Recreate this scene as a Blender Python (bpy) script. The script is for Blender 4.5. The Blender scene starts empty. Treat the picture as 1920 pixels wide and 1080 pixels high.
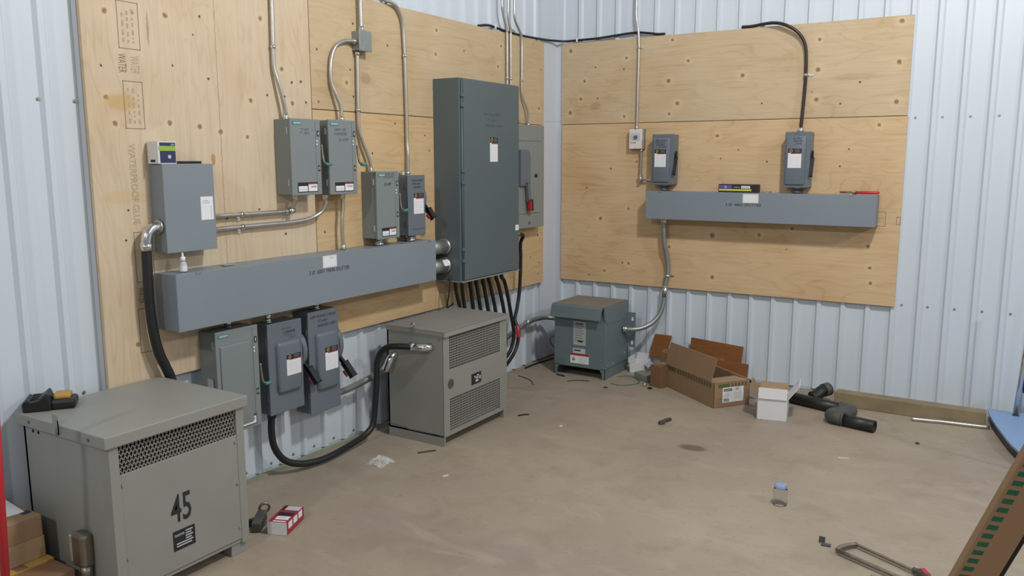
import bpy, bmesh, math, random
from mathutils import Vector, Matrix
random.seed(7)
S = bpy.context.scene
COL = S.collection
PI = math.pi

# ------------------------------------------------------------------ camera, world, lights, exposure
cam_d = bpy.data.cameras.new('camera'); cam = bpy.data.objects.new('camera', cam_d); COL.objects.link(cam)
cam_d.sensor_width = 36.0; cam_d.lens = 1535.07 * 36.0 / 1920.0; cam_d.clip_start = 0.05
_r = Vector((0.85043, 0.52609, -0.00103)); _u = Vector((-0.08049, 0.13206, 0.98797)); _f = Vector((-0.51989, 0.84011, -0.15465))
_m = Matrix((_r, _u, -_f)).transposed().to_4x4(); _m.translation = Vector((3.1482, -5.7279, 1.5639))
cam.matrix_world = _m
S.camera = cam

W = bpy.data.worlds.new('world'); S.world = W; W.use_nodes = True
bg = W.node_tree.nodes['Background']; bg.inputs[0].default_value = (0.90, 0.95, 1.0, 1); bg.inputs[1].default_value = 0.26

def bulb(name, loc, radius, energy, color=(1.0, 0.97, 0.93)):
    d = bpy.data.lights.new(name, 'POINT'); d.shadow_soft_size = radius; d.energy = energy; d.color = color
    o = bpy.data.objects.new(name, d); COL.objects.link(o); o.location = loc; return o
bulb('high_bay_lamp', (3.15, -2.9, 3.95), .16, 345)
bulb('high_bay_lamp', (7.4, -2.9, 3.95), .16, 270)
bulb('high_bay_lamp', (1.7, -8.4, 3.95), .16, 230)
bulb('high_bay_lamp', (6.2, -8.4, 3.95), .16, 110)

S.view_settings.view_transform = 'Standard'; S.view_settings.look = 'None'
S.view_settings.gamma = 1.0; S.view_settings.exposure = 0.0; S.view_settings.use_curve_mapping = False

# ------------------------------------------------------------------ materials
def lin(h):
    if not isinstance(h, str): return h
    c = [int(h[i:i + 2], 16) / 255 for i in (0, 2, 4)]
    return tuple((v / 12.92 if v <= .04045 else ((v + .055) / 1.055) ** 2.4) for v in c) + (1,)
MATS = {}
def mat(name, col, rough=.5, metal=0., var=.06, scale=6., bump=0., spec=.5, alpha=None, trans=0., coat=0.):
    if name in MATS: return MATS[name]
    m = bpy.data.materials.new(name); m.use_nodes = True; nt = m.node_tree; b = nt.nodes['Principled BSDF']
    c = lin(col)
    b.inputs['Roughness'].default_value = rough; b.inputs['Metallic'].default_value = metal
    b.inputs['Specular IOR Level'].default_value = spec
    b.inputs['Transmission Weight'].default_value = trans; b.inputs['Coat Weight'].default_value = coat
    tc = nt.nodes.new('ShaderNodeTexCoord'); nz = nt.nodes.new('ShaderNodeTexNoise')
    nz.inputs['Scale'].default_value = scale; nz.inputs['Detail'].default_value = 5
    nt.links.new(tc.outputs['Object'], nz.inputs['Vector'])
    mx = nt.nodes.new('ShaderNodeMix'); mx.data_type = 'RGBA'
    mx.inputs['A'].default_value = tuple(v * (1 - var * 2) for v in c[:3]) + (1,)
    mx.inputs['B'].default_value = tuple(min(1, v * (1 + var * 2)) for v in c[:3]) + (1,)
    nt.links.new(nz.outputs['Fac'], mx.inputs['Factor']); nt.links.new(mx.outputs['Result'], b.inputs['Base Color'])
    if bump:
        bp = nt.nodes.new('ShaderNodeBump'); bp.inputs['Strength'].default_value = bump; bp.inputs['Distance'].default_value = .01
        nt.links.new(nz.outputs['Fac'], bp.inputs['Height']); nt.links.new(bp.outputs['Normal'], b.inputs['Normal'])
    if alpha is not None: b.inputs['Alpha'].default_value = alpha
    MATS[name] = m
    return m

M = dict(
    wall=mat('white_wall_metal', 'c8d2dc', .38, 0, .025, 1.5),
    trim=mat('corner_trim_metal', 'c8cfd9', .4, 0, .02, 2),
    grey=mat('grey_painted_steel', '7e8891', .42, 0, .03, 3),
    greyd=mat('dark_grey_painted_steel', '566368', .4, 0, .03, 3),
    greyg=mat('green_grey_painted_steel', '7b8485', .42, 0, .03, 3),
    sq=mat('blue_grey_painted_steel', '656e78', .34, 0, .04, 4),
    t1=mat('warm_grey_enclosure_paint', '8c8d87', .5, 0, .05, 5),
    t2=mat('brown_grey_enclosure_paint', '898a84', .5, 0, .06, 5),
    t3=mat('slate_enclosure_paint', '667478', .45, 0, .05, 6),
    pb=mat('panelboard_paint', '848a89', .45, 0, .03, 4),
    galv=mat('galvanised_steel', 'bfbdb8', .34, .85, .10, 25),
    galvd=mat('dull_galvanised_pipe', '9aa09e', .42, .75, .10, 25),
    chrome=mat('bright_zinc', 'dcdcda', .16, 1., .05, 20),
    steel=mat('worn_steel', '8b8378', .4, .8, .15, 30),
    black=mat('black_rubber', '1b1d20', .45, 0, .10, 20),
    blackp=mat('black_plastic', '17191b', .4, 0, .1, 12),
    dark=mat('dark_interior', '14130f', .8, 0, .2, 10),
    cable=mat('black_cable_jacket', '17181b', .42, 0, .1, 20),
    brownc=mat('dark_brown_cable_jacket', '2b2220', .4, 0, .1, 20),
    white=mat('white_label_paper', 'dfe2e6', .6, 0, .01),
    offw=mat('off_white_print', 'b9bdc2', .6, 0, .01),
    ivory=mat('ivory_plastic', 'd9d0c9', .5, 0, .02),
    ink=mat('black_marker_ink', '24272b', .6, 0, .05),
    faint=mat('faint_marker_ink', '4b5358', .6, 0, .05),
    red=mat('red_plastic', 'b3252f', .4, 0, .05),
    redp=mat('red_print', '9c2a3a', .55, 0, .04),
    gold=mat('gold_print', 'a5905a', .55, 0, .03),
    blackl=mat('black_label_print', '202024', .5, 0, .05),
    teal=mat('teal_plate', '3f7f88', .45, 0, .03),
    tealh=mat('teal_handle', '417a74', .4, 0, .05),
    navy=mat('navy_print', '2a3357', .5, 0, .05),
    lime=mat('lime_print', '8fb53a', .5, 0, .05),
    violet=mat('violet_print', '5a4fa8', .5, 0, .03),
    yellow=mat('yellow_print', 'd6cf4a', .5, 0, .03),
    amber=mat('amber_plastic', 'b08a45', .5, 0, .05),
    kraft=mat('kraft_cardboard', '92765a', .8, 0, .05, 9),
    kraftd=mat('kraft_cardboard_brown', '7b5c41', .8, 0, .06, 9),
    kraftl=mat('kraft_cardboard_pale', 'a08768', .8, 0, .05, 9),
    yelcard=mat('yellow_cardboard', 'b08a45', .8, 0, .06, 9),
    green=mat('green_box_print', '0f5b43', .7, 0, .04),
    greenf=mat('olive_box_print', '5b5a3c', .75, 0, .04),
    wcard=mat('white_cardboard', 'd3d4d6', .75, 0, .03, 8),
    board=mat('stained_board', '764a2b', .6, 0, .25, 7),
    blue=mat('blue_laminate', '7f9cc4', .45, 0, .06, 3),
    gwire=mat('green_wire', '4f7a49', .5, 0, .05),
    sage=mat('sage_grey_metal', '7d8478', .5, 0, .05),
    stamp=mat('ply_stamp_ink', '7d705e', .8, 0, .25, 60),
    stampf=mat('faint_ply_stamp_ink', 'ab9a80', .8, 0, .1, 60),
    sill=mat('greenish_sill', '8a8f7d', .7, 0, .1, 8),
    abs=mat('black_pipe_plastic', '1c1e1c', .42, 0, .15, 10),
    absg=mat('dusty_pipe_fitting', '4a4b47', .55, 0, .25, 14),
    plate=mat('grey_data_plate', 'a3a9a8', .5, 0, .05, 20),
    dust2=mat('dusty_grey_lid', '83817a', .6, 0, .08, 6),
    dust=mat('dusty_lid', '7d786c', .65, 0, .10, 6),
)
def clear_mat(name, col, rough, ior=1.3):
    m = mat(name, col, rough, 0, .0, 5, trans=1.0); m.node_tree.nodes['Principled BSDF'].inputs['IOR'].default_value = ior
    return m
M['clear'] = clear_mat('clear_plastic', 'f2f4f6', .08, 1.18)
M['clearb'] = clear_mat('clear_blue_plastic', 'b9cdf2', .3, 1.2); M['clearb'].node_tree.nodes['Principled BSDF'].inputs['Transmission Weight'].default_value = .6
M['wrap'] = mat('crumpled_film', 'f4f6f8', .12, 0, 0, 5, alpha=.22, spec=.9)

def ply_mat(name, base, dark, ax, grain, knots, smudge=None, crack=None):
    """ax: object axis that runs along the wall (0 = x, 1 = y); grain 'h' or 'v'; knots: (u, v, radius) in the sheet's own frame"""
    m = bpy.data.materials.new(name); m.use_nodes = True; nt = m.node_tree; L = nt.links.new; N = nt.nodes.new
    b = nt.nodes['Principled BSDF']; b.inputs['Roughness'].default_value = .62; b.inputs['Specular IOR Level'].default_value = .25
    tc = N('ShaderNodeTexCoord'); sp = N('ShaderNodeSeparateXYZ'); L(tc.outputs['Object'], sp.inputs[0])
    cb = N('ShaderNodeCombineXYZ'); L(sp.outputs[ax], cb.inputs[0]); L(sp.outputs[2], cb.inputs[1])
    def mapped(su, sv, off):
        mp = N('ShaderNodeMapping'); mp.inputs['Location'].default_value = (off, off * 1.7, 0)
        mp.inputs['Scale'].default_value = (su, sv, 1) if grain == 'h' else (sv, su, 1)
        L(cb.outputs[0], mp.inputs['Vector']); return mp.outputs[0]
    n1 = N('ShaderNodeTexNoise'); n1.inputs['Scale'].default_value = 1; n1.inputs['Detail'].default_value = 6; L(mapped(3, 55, 3.1), n1.inputs['Vector'])
    n2 = N('ShaderNodeTexNoise'); n2.inputs['Scale'].default_value = 1; n2.inputs['Detail'].default_value = 3; n2.inputs['Distortion'].default_value = .6; L(mapped(.9, 5.0, 7.7), n2.inputs['Vector'])
    pp = N('ShaderNodeMath'); pp.operation = 'MULTIPLY'; L(n2.outputs['Fac'], pp.inputs[0]); pp.inputs[1].default_value = 11
    fr = N('ShaderNodeMath'); fr.operation = 'PINGPONG'; L(pp.outputs[0], fr.inputs[0]); fr.inputs[1].default_value = .5
    rg = N('ShaderNodeMapRange'); L(fr.outputs[0], rg.inputs['Value']); rg.inputs['From Min'].default_value = .0; rg.inputs['From Max'].default_value = .16; rg.inputs['To Min'].default_value = 1; rg.inputs['To Max'].default_value = 0
    n3 = N('ShaderNodeTexNoise'); n3.inputs['Scale'].default_value = 2.2; n3.inputs['Detail'].default_value = 2; L(cb.outputs[0], n3.inputs['Vector'])
    g = N('ShaderNodeMath'); g.operation = 'MULTIPLY_ADD'; L(n1.outputs['Fac'], g.inputs[0]); g.inputs[1].default_value = .55; g.inputs[2].default_value = -.1
    g1 = N('ShaderNodeMath'); g1.operation = 'MULTIPLY'; L(rg.outputs[0], g1.inputs[0]); L(n3.outputs['Fac'], g1.inputs[1])
    g2 = N('ShaderNodeMath'); g2.operation = 'MULTIPLY_ADD'; L(g1.outputs[0], g2.inputs[0]); g2.inputs[1].default_value = .38; L(g.outputs[0], g2.inputs[2]); g2.use_clamp = True
    mx = N('ShaderNodeMix'); mx.data_type = 'RGBA'; mx.inputs['A'].default_value = lin(base); mx.inputs['B'].default_value = lin(dark); L(g2.outputs[0], mx.inputs['Factor'])
    cur = mx.outputs['Result']
    # broad pale / warm patches
    m2 = N('ShaderNodeMix'); m2.data_type = 'RGBA'; m2.blend_type = 'MULTIPLY'
    r3 = N('ShaderNodeMapRange'); L(n3.outputs['Fac'], r3.inputs['Value']); r3.inputs['From Min'].default_value = .45; r3.inputs['From Max'].default_value = .75; r3.inputs['To Max'].default_value = .35
    L(r3.outputs[0], m2.inputs['Factor']); L(cur, m2.inputs['A']); m2.inputs['B'].default_value = lin('e6cfaa'); cur = m2.outputs['Result']
    # wobble so knots are not perfect circles
    wn = N('ShaderNodeTexNoise'); wn.inputs['Scale'].default_value = 45; L(cb.outputs[0], wn.inputs['Vector'])
    wv = N('ShaderNodeVectorMath'); wv.operation = 'SCALE'; wv.inputs['Scale'].default_value = .012; L(wn.outputs['Color'], wv.inputs[0])
    wa = N('ShaderNodeVectorMath'); wa.operation = 'ADD'; L(cb.outputs[0], wa.inputs[0]); L(wv.outputs[0], wa.inputs[1])
    prev = None; halo = None
    def mxm(a, bb):
        if a is None: return bb
        q = N('ShaderNodeMath'); q.operation = 'MAXIMUM'; L(a, q.inputs[0]); L(bb, q.inputs[1]); return q.outputs[0]
    for (u, v, r) in knots:
        d = N('ShaderNodeVectorMath'); d.operation = 'DISTANCE'; L(wa.outputs[0], d.inputs[0]); d.inputs[1].default_value = (u + .006, v + .006, .006)
        q = N('ShaderNodeMapRange'); L(d.outputs['Value'], q.inputs['Value']); q.inputs['From Min'].default_value = r * .55; q.inputs['From Max'].default_value = r * 1.1
        q.inputs['To Min'].default_value = 1 if r < .01 else .72; q.inputs['To Max'].default_value = 0
        prev = mxm(prev, q.outputs[0])
        if r > .011:
            h = N('ShaderNodeMapRange'); L(d.outputs['Value'], h.inputs['Value']); h.inputs['From Min'].default_value = r; h.inputs['From Max'].default_value = r * 3.2
            h.inputs['To Min'].default_value = .35; h.inputs['To Max'].default_value = 0; halo = mxm(halo, h.outputs[0])
    if halo is not None:
        k = N('ShaderNodeMix'); k.data_type = 'RGBA'; L(halo, k.inputs['Factor']); L(cur, k.inputs['A']); k.inputs['B'].default_value = lin('dcc5a0'); cur = k.outputs['Result']
    if prev is not None:
        k = N('ShaderNodeMix'); k.data_type = 'RGBA'; L(prev, k.inputs['Factor']); L(cur, k.inputs['A']); k.inputs['B'].default_value = lin('5d4630'); cur = k.outputs['Result']
    for (u, v, ru, rv, colr, amt) in (smudge or []):
        sb = N('ShaderNodeVectorMath'); sb.operation = 'SUBTRACT'; L(wa.outputs[0], sb.inputs[0]); sb.inputs[1].default_value = (u, v, 0)
        ml = N('ShaderNodeVectorMath'); ml.operation = 'MULTIPLY'; L(sb.outputs[0], ml.inputs[0]); ml.inputs[1].default_value = (1 / ru, 1 / rv, 0)
        ln = N('ShaderNodeVectorMath'); ln.operation = 'LENGTH'; L(ml.outputs[0], ln.inputs[0])
        q = N('ShaderNodeMapRange'); L(ln.outputs['Value'], q.inputs['Value']); q.inputs['From Min'].default_value = .7; q.inputs['From Max'].default_value = 1.1; q.inputs['To Min'].default_value = amt; q.inputs['To Max'].default_value = 0
        k = N('ShaderNodeMix'); k.data_type = 'RGBA'; L(q.outputs[0], k.inputs['Factor']); L(cur, k.inputs['A']); k.inputs['B'].default_value = lin(colr); cur = k.outputs['Result']
    L(cur, b.inputs['Base Color'])
    bp = N('ShaderNodeBump'); bp.inputs['Strength'].default_value = .12; bp.inputs['Distance'].default_value = .004
    L(n1.outputs['Fac'], bp.inputs['Height']); L(bp.outputs['Normal'], b.inputs['Normal'])
    return m

def floor_mat():
    m = bpy.data.materials.new('dusty_concrete'); m.use_nodes = True; nt = m.node_tree; L = nt.links.new; N = nt.nodes.new
    b = nt.nodes['Principled BSDF']; b.inputs['Specular IOR Level'].default_value = .35
    tc = N('ShaderNodeTexCoord')
    def noise(s, det, dist=0, stretch=(1, 1, 1)):
        mp = N('ShaderNodeMapping'); mp.inputs['Scale'].default_value = stretch; L(tc.outputs['Object'], mp.inputs['Vector'])
        n = N('ShaderNodeTexNoise'); n.inputs['Scale'].default_value = s; n.inputs['Detail'].default_value = det; n.inputs['Distortion'].default_value = dist
        L(mp.outputs[0], n.inputs['Vector']); return n.outputs['Fac']
    a = noise(1.1, 4, .4); c = noise(5.5, 8, .5); e = noise(40, 6)
    def mix(A, B, f, lo, hi, amt):
        r = N('ShaderNodeMapRange'); L(f, r.inputs['Value']); r.inputs['From Min'].default_value = lo; r.inputs['From Max'].default_value = hi; r.inputs['To Max'].default_value = amt
        k = N('ShaderNodeMix'); k.data_type = 'RGBA'; L(r.outputs[0], k.inputs['Factor'])
        if isinstance(A, str): k.inputs['A'].default_value = lin(A)
        else: L(A, k.inputs['A'])
        k.inputs['B'].default_value = lin(B); return k.outputs['Result']
    col = mix('95897a', 'a09482', a, .35, .65, 1)
    col = mix(col, '8f817a', noise(.8, 3, .3), .5, .72, .6)
    col = mix(col, '7c705f', c, .50, .82, .5)
    col = mix(col, 'aba08e', noise(3.2, 6, .8, (1, 2.2, 1)), .55, .75, .5)
    col = mix(col, '6f655a', e, .58, .8, .35)
    # damp stain on the slab
    for (x, y, rx, ry, colr, amt) in [(1.722, -1.545, .078, .048, '64594c', .85), (1.83, -.95, .07, .03, '8a7d6b', .5), (1.45, -1.25, .05, .05, '85796a', .4)]:
        sb = N('ShaderNodeVectorMath'); sb.operation = 'SUBTRACT'; L(tc.outputs['Object'], sb.inputs[0]); sb.inputs[1].default_value = (x, y, 0)
        ml = N('ShaderNodeVectorMath'); ml.operation = 'MULTIPLY'; L(sb.outputs[0], ml.inputs[0]); ml.inputs[1].default_value = (1 / rx, 1 / ry, 0)
        ln = N('ShaderNodeVectorMath'); ln.operation = 'LENGTH'; L(ml.outputs[0], ln.inputs[0])
        q = N('ShaderNodeMapRange'); L(ln.outputs['Value'], q.inputs['Value']); q.inputs['From Min'].default_value = .75; q.inputs['From Max'].default_value = 1.15; q.inputs['To Min'].default_value = amt; q.inputs['To Max'].default_value = 0
        k = N('ShaderNodeMix'); k.data_type = 'RGBA'; L(q.outputs[0], k.inputs['Factor']); L(col, k.inputs['A']); k.inputs['B'].default_value = lin(colr); col = k.outputs['Result']
    L(col, b.inputs['Base Color'])
    rr = N('ShaderNodeMapRange'); L(c, rr.inputs['Value']); rr.inputs['To Min'].default_value = .5; rr.inputs['To Max'].default_value = .75; L(rr.outputs[0], b.inputs['Roughness'])
    bp = N('ShaderNodeBump'); bp.inputs['Strength'].default_value = .08; bp.inputs['Distance'].default_value = .01; L(e, bp.inputs['Height']); L(bp.outputs['Normal'], b.inputs['Normal'])
    return m

# ------------------------------------------------------------------ mesh helpers
OFF = {}
class MB:
    def __init__(s): s.bm = bmesh.new()
    def box(s, lo, hi, bev=0., seg=2):
        x0, y0, z0 = [min(a, b) for a, b in zip(lo, hi)]; x1, y1, z1 = [max(a, b) for a, b in zip(lo, hi)]
        t = bmesh.new()
        v = [t.verts.new(p) for p in ((x0, y0, z0), (x1, y0, z0), (x1, y1, z0), (x0, y1, z0), (x0, y0, z1), (x1, y0, z1), (x1, y1, z1), (x0, y1, z1))]
        for f in ((3, 2, 1, 0), (4, 5, 6, 7), (0, 1, 5, 4), (1, 2, 6, 5), (2, 3, 7, 6), (3, 0, 4, 7)): t.faces.new([v[i] for i in f])
        if bev: bmesh.ops.bevel(t, geom=t.edges[:], offset=min(bev, .45 * min(x1 - x0, y1 - y0, z1 - z0)), segments=seg, profile=.5, affect='EDGES')
        if seg > 2:
            for f in t.faces: f.smooth = True
        s._add(t); return s
    def _add(s, t):
        me = bpy.data.meshes.new('t'); t.to_mesh(me); t.free(); s.bm.from_mesh(me); bpy.data.meshes.remove(me)
    def obox(s, c, ax, ay, az, bev=0.):
        """oriented box: centre, three half-extent vectors"""
        t = MB().box((-1, -1, -1), (1, 1, 1)); m = Matrix((ax, ay, az)).transposed().to_4x4(); m.translation = Vector(c)
        t.bm.transform(m)
        if m.determinant() < 0: bmesh.ops.reverse_faces(t.bm, faces=t.bm.faces[:])
        if bev: bmesh.ops.bevel(t.bm, geom=t.bm.edges[:], offset=bev, segments=2, profile=.5, affect='EDGES')
        s._add(t.bm); return s
    def prism(s, pts, ext, bev=0.):
        """polygon (3-D points) pushed along ext"""
        t = bmesh.new(); e = Vector(ext)
        a = [t.verts.new(p) for p in pts]; f = t.faces.new(a)
        r = bmesh.ops.extrude_face_region(t, geom=[f]); bmesh.ops.translate(t, vec=e, verts=[g for g in r['geom'] if isinstance(g, bmesh.types.BMVert)])
        bmesh.ops.recalc_face_normals(t, faces=t.faces[:])
        if bev: bmesh.ops.bevel(t, geom=t.edges[:], offset=bev, segments=2, profile=.5, affect='EDGES')
        s._add(t); return s
    def tube(s, path, r, seg=12, smooth=True, cap=True, closed=False, ridge=0.):
        P = [Vector(p) for p in path]; n = len(P); rings = []
        up = Vector((0, 0, 1)); prevn = None
        for i, p in enumerate(P):
            if closed: t = P[(i + 1) % n] - P[i - 1]
            else: t = P[min(i + 1, n - 1)] - P[max(i - 1, 0)]
            t.normalize()
            if prevn is None:
                a = up if abs(t.z) < .9 else Vector((1, 0, 0)); nn = (a - t * a.dot(t)).normalized()
            else: nn = (prevn - t * prevn.dot(t)).normalized()
            prevn = nn; bb = t.cross(nn)
            rr = r[i] if isinstance(r, (list, tuple)) else r
            if ridge and i % 2: rr *= 1 - ridge
            rings.append([s.bm.verts.new(p + (nn * math.cos(2 * PI * k / seg) + bb * math.sin(2 * PI * k / seg)) * rr) for k in range(seg)])
        m = n if closed else n - 1
        for i in range(m):
            A, B = rings[i], rings[(i + 1) % n]
            for k in range(seg):
                f = s.bm.faces.new((A[k], A[(k + 1) % seg], B[(k + 1) % seg], B[k])); f.smooth = smooth
        if cap and not closed:
            s.bm.faces.new(list(reversed(rings[0]))); s.bm.faces.new(rings[-1])
        return s
    def cyl(s, a, b, r, seg=16): return s.tube([a, b], r, seg)
    def ball(s, c, r, seg=12, sc=(1, 1, 1)):
        t = bmesh.new(); bmesh.ops.create_uvsphere(t, u_segments=seg, v_segments=max(6, seg // 2), radius=r)
        for f in t.faces: f.smooth = True
        t.transform(Matrix.Translation(Vector(c)) @ Matrix.Diagonal((*sc, 1))); s._add(t); return s
    def disc(s, c, n, r, th, seg=20):
        n = Vector(n).normalized(); return s.tube([Vector(c), Vector(c) + n * th], r, seg, smooth=False)
    def build(s, name, m, parent=None, label=None):
        me = bpy.data.meshes.new(name)
        vs = s.bm.verts
        lo = Vector([min(v.co[i] for v in vs) for i in range(3)]); hi = Vector([max(v.co[i] for v in vs) for i in range(3)]); c = (lo + hi) / 2
        if parent is None: c.z = lo.z
        bmesh.ops.translate(s.bm, vec=-c, verts=s.bm.verts[:]); bmesh.ops.recalc_face_normals(s.bm, faces=s.bm.faces[:])
        s.bm.to_mesh(me); s.bm.free(); me.materials.append(m if not isinstance(m, str) else M[m])
        o = bpy.data.objects.new(name, me); COL.objects.link(o)
        if parent is not None: o.parent = parent; o.location = c - OFF.get(parent.name, Vector())
        else: o.location = c
        OFF[o.name] = c
        if label: o['label'] = label
        return o
def tag(o, label, cat, group=None, kind=None):
    if label: o['label'] = label
    if cat: o['category'] = cat
    if group: o['group'] = group
    if kind: o['kind'] = kind
    return o
def thing(name, label, cat, loc, rotz=0., local=False, group=None):
    o = bpy.data.objects.new(name, None); COL.objects.link(o); o.location = loc; o.rotation_euler = (0, 0, rotz); o.empty_display_size = .05
    OFF[o.name] = Vector() if (local or rotz) else Vector(loc)
    return tag(o, label, cat, group)
def bx(name, lo, hi, m, parent, bev=.002, label=None): return MB().box(lo, hi, bev).build(name, m, parent, label)
def smooth_path(pts, n=8, closed=False):
    P = [Vector(p) for p in pts]; out = []; L_ = len(P)
    for i in range(L_ if closed else L_ - 1):
        g = lambda k: P[k % L_] if closed else P[max(0, min(L_ - 1, k))]
        a, b, c, d = g(i - 1), g(i), g(i + 1), g(i + 2)
        for k in range(n):
            t = k / n
            out.append(.5 * ((2 * b) + (c - a) * t + (2 * a - 5 * b + 4 * c - d) * t * t + (3 * b - a - 3 * c + d) * t ** 3))
    if not closed: out.append(P[-1])
    return out
_tx = {}
def text(s, x0, x1, z0, z1, y, m, parent, name='lettering', shear=0., mapf=None, depth=.0006, bold=0.):
    """lettering on a surface seen from -y (local); fitted to x0..x1, z0..z1; mapf maps (u, v, d) to 3-D for other surfaces"""
    key = (s, shear, bold)
    if key not in _tx:
        c = bpy.data.curves.new('txt', 'FONT'); c.body = s; c.shear = shear; c.resolution_u = 2; c.align_x = 'CENTER'; c.offset = bold
        o = bpy.data.objects.new('txt', c); COL.objects.link(o); bpy.context.view_layer.update()
        me = bpy.data.meshes.new_from_object(o.evaluated_get(bpy.context.evaluated_depsgraph_get()))
        _tx[key] = ([v.co.copy() for v in me.vertices], [tuple(p.vertices) for p in me.polygons])
        bpy.data.objects.remove(o); bpy.data.curves.remove(c); bpy.data.meshes.remove(me)
    V, Fs = _tx[key]
    lx, hx = min(v.x for v in V), max(v.x for v in V); ly, hy = min(v.y for v in V), max(v.y for v in V)
    b = MB(); vs = []
    for v in V:
        u = x0 + (v.x - lx) / (hx - lx) * (x1 - x0); w = z0 + (v.y - ly) / max(hy - ly, 1e-6) * (z1 - z0)
        vs.append(b.bm.verts.new(mapf(u, w, depth) if mapf else (u, y - depth, w)))
    for f in Fs:
        try: b.bm.faces.new([vs[i] for i in f])
        except ValueError: pass
    r = bmesh.ops.extrude_face_region(b.bm, geom=b.bm.faces[:])
    d0 = Vector(mapf(0, 0, -depth)) - Vector(mapf(0, 0, depth)) if mapf else Vector((0, depth * 1.2, 0))
    bmesh.ops.translate(b.bm, vec=d0 * .8, verts=[g for g in r['geom'] if isinstance(g, bmesh.types.BMVert)])
    return b.build(name, m, parent)

# ------------------------------------------------------------------ the setting
fl = MB().box((-.15, -10.5, -.12), (8.5, .15, 0)).build('floor', floor_mat()); fl.location.z = -.12
for v in fl.data.vertices: v.co += Vector((fl.location.x, fl.location.y, 0))
fl.location = (0, 0, -.12)
fl['kind'] = 'structure'

WALL_H = 4.9; PW = .1524 * 6
def panel_profile(n, rb=.046, rt=.022, rh=.0175, first=.0381):
    pts = [(0, 0)]
    for k in range(n):
        c = first + .0381 + k * .1524
        pts += [(c - rb / 2, 0), (c - rt / 2, rh), (c + rt / 2, rh), (c + rb / 2, 0)]
    pts.append((n * .1524, 0)); return pts
def panel_mesh(name, mapf):
    me = bpy.data.meshes.new(name); pr = panel_profile(6); V = []; Fc = []
    pr = [(u + (.006 if i == len(pr) - 1 else 0), d + (.0006 if i > len(pr) - 3 else 0)) for i, (u, d) in enumerate(pr)]
    for (u, d) in pr:
        for z in (0.012, WALL_H): V.append(mapf(u, d, z))
    n = len(pr)
    for (u, d) in pr:
        for z in (0.012, WALL_H): V.append(mapf(u, d - .0008, z))
    for i in range(n - 1):
        a = 2 * i; Fc.append((a, a + 2, a + 3, a + 1)); c = 2 * n + a; Fc.append((c + 1, c + 3, c + 2, c))
        Fc.append((a, c, c + 2, a + 2)); Fc.append((a + 1, a + 3, c + 3, c + 1))
    me.from_pydata(V, [], Fc); bm = bmesh.new(); bm.from_mesh(me); bmesh.ops.recalc_face_normals(bm, faces=bm.faces[:]); bm.to_mesh(me); bm.free()
    me.materials.append(M['wall']); return me
def screw_mesh(n):
    b = MB().disc((0, 0, 0), n, .0075, .0015, 12); b.disc((0, 0, 0), n, .0045, .006, 6); me = bpy.data.meshes.new('screw'); b.bm.to_mesh(me); b.bm.free(); me.materials.append(M['galvd']); return me
def link(name, me, parent, loc):
    o = bpy.data.objects.new(name, me); COL.objects.link(o); o.parent = parent; o.location = Vector(loc) - OFF[parent.name]; return o

wl = MB().box((-.14, -10.5, 0), (-.003, .0, WALL_H)).build('wall_left', 'wall'); wl['kind'] = 'structure'
pm = panel_mesh('wall_panel', lambda u, d, z: (d, u, z))
# ribs on the left wall are centred at y = -3.973 + 0.1524 k
y0 = -3.973 - .0762 - .1524 * 42
k = 0
while y0 + k * PW < -.2:
    link('wall_panel', pm, wl, (0, y0 + k * PW, 0)); k += 1
sm = screw_mesh((1, 0, 0))
for y, z in [(-4.01, 1.79), (-3.87, 1.79), (-4.16, .64), (-4.16, 1.79), (-4.01, .64), (-4.31, 1.79), (-3.93, .64), (-2.98, .035), (-2.83, .035), (-2.68, .035), (-2.53, .035), (-2.37, .035), (-3.14, .035)]:
    link('screw', sm, wl, (.0003, y + (.01 if z > .1 else 0), z))
wb = MB().box((-.14, .01, 0), (8.5, .15, WALL_H)).build('wall_back', 'wall'); wb['kind'] = 'structure'
pm = panel_mesh('wall_panel', lambda u, d, z: (u, .007 - d, z))
x0 = .0516 + .011 - .0762
for k in range(10): link('wall_panel', pm, wb, (x0 + k * PW, 0, 0))
sm = screw_mesh((0, -1, 0))
for x in (2.55, 2.70, 2.85, 3.0, 3.15, 3.30, 3.46):
    for z in (1.82, .638): link('screw', sm, wb, (x, .0067, z))
tr = MB().prism([(.0, -.262, .01), (.021, -.262, .01), (.021, -.016, .01), (.072, -.016, .01), (.072, .006, .01), (.0, .006, .01)], (0, 0, 1.86))
t1o = tr.build('trim_1', 'trim'); t1o['kind'] = 'structure'
tr = MB().prism([(.0, -.262, 1.855), (.023, -.262, 1.855), (.023, -.018, 1.855), (.074, -.018, 1.855), (.074, .006, 1.855), (.0, .006, 1.855)], (0, 0, 3.0))
t2o = tr.build('trim_2', 'trim'); t2o['kind'] = 'structure'
o = MB().box((.0195, -3.62, 0), (.045, -.8, .012)).build('baseboard_left', 'sill'); o['kind'] = 'structure'

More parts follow.
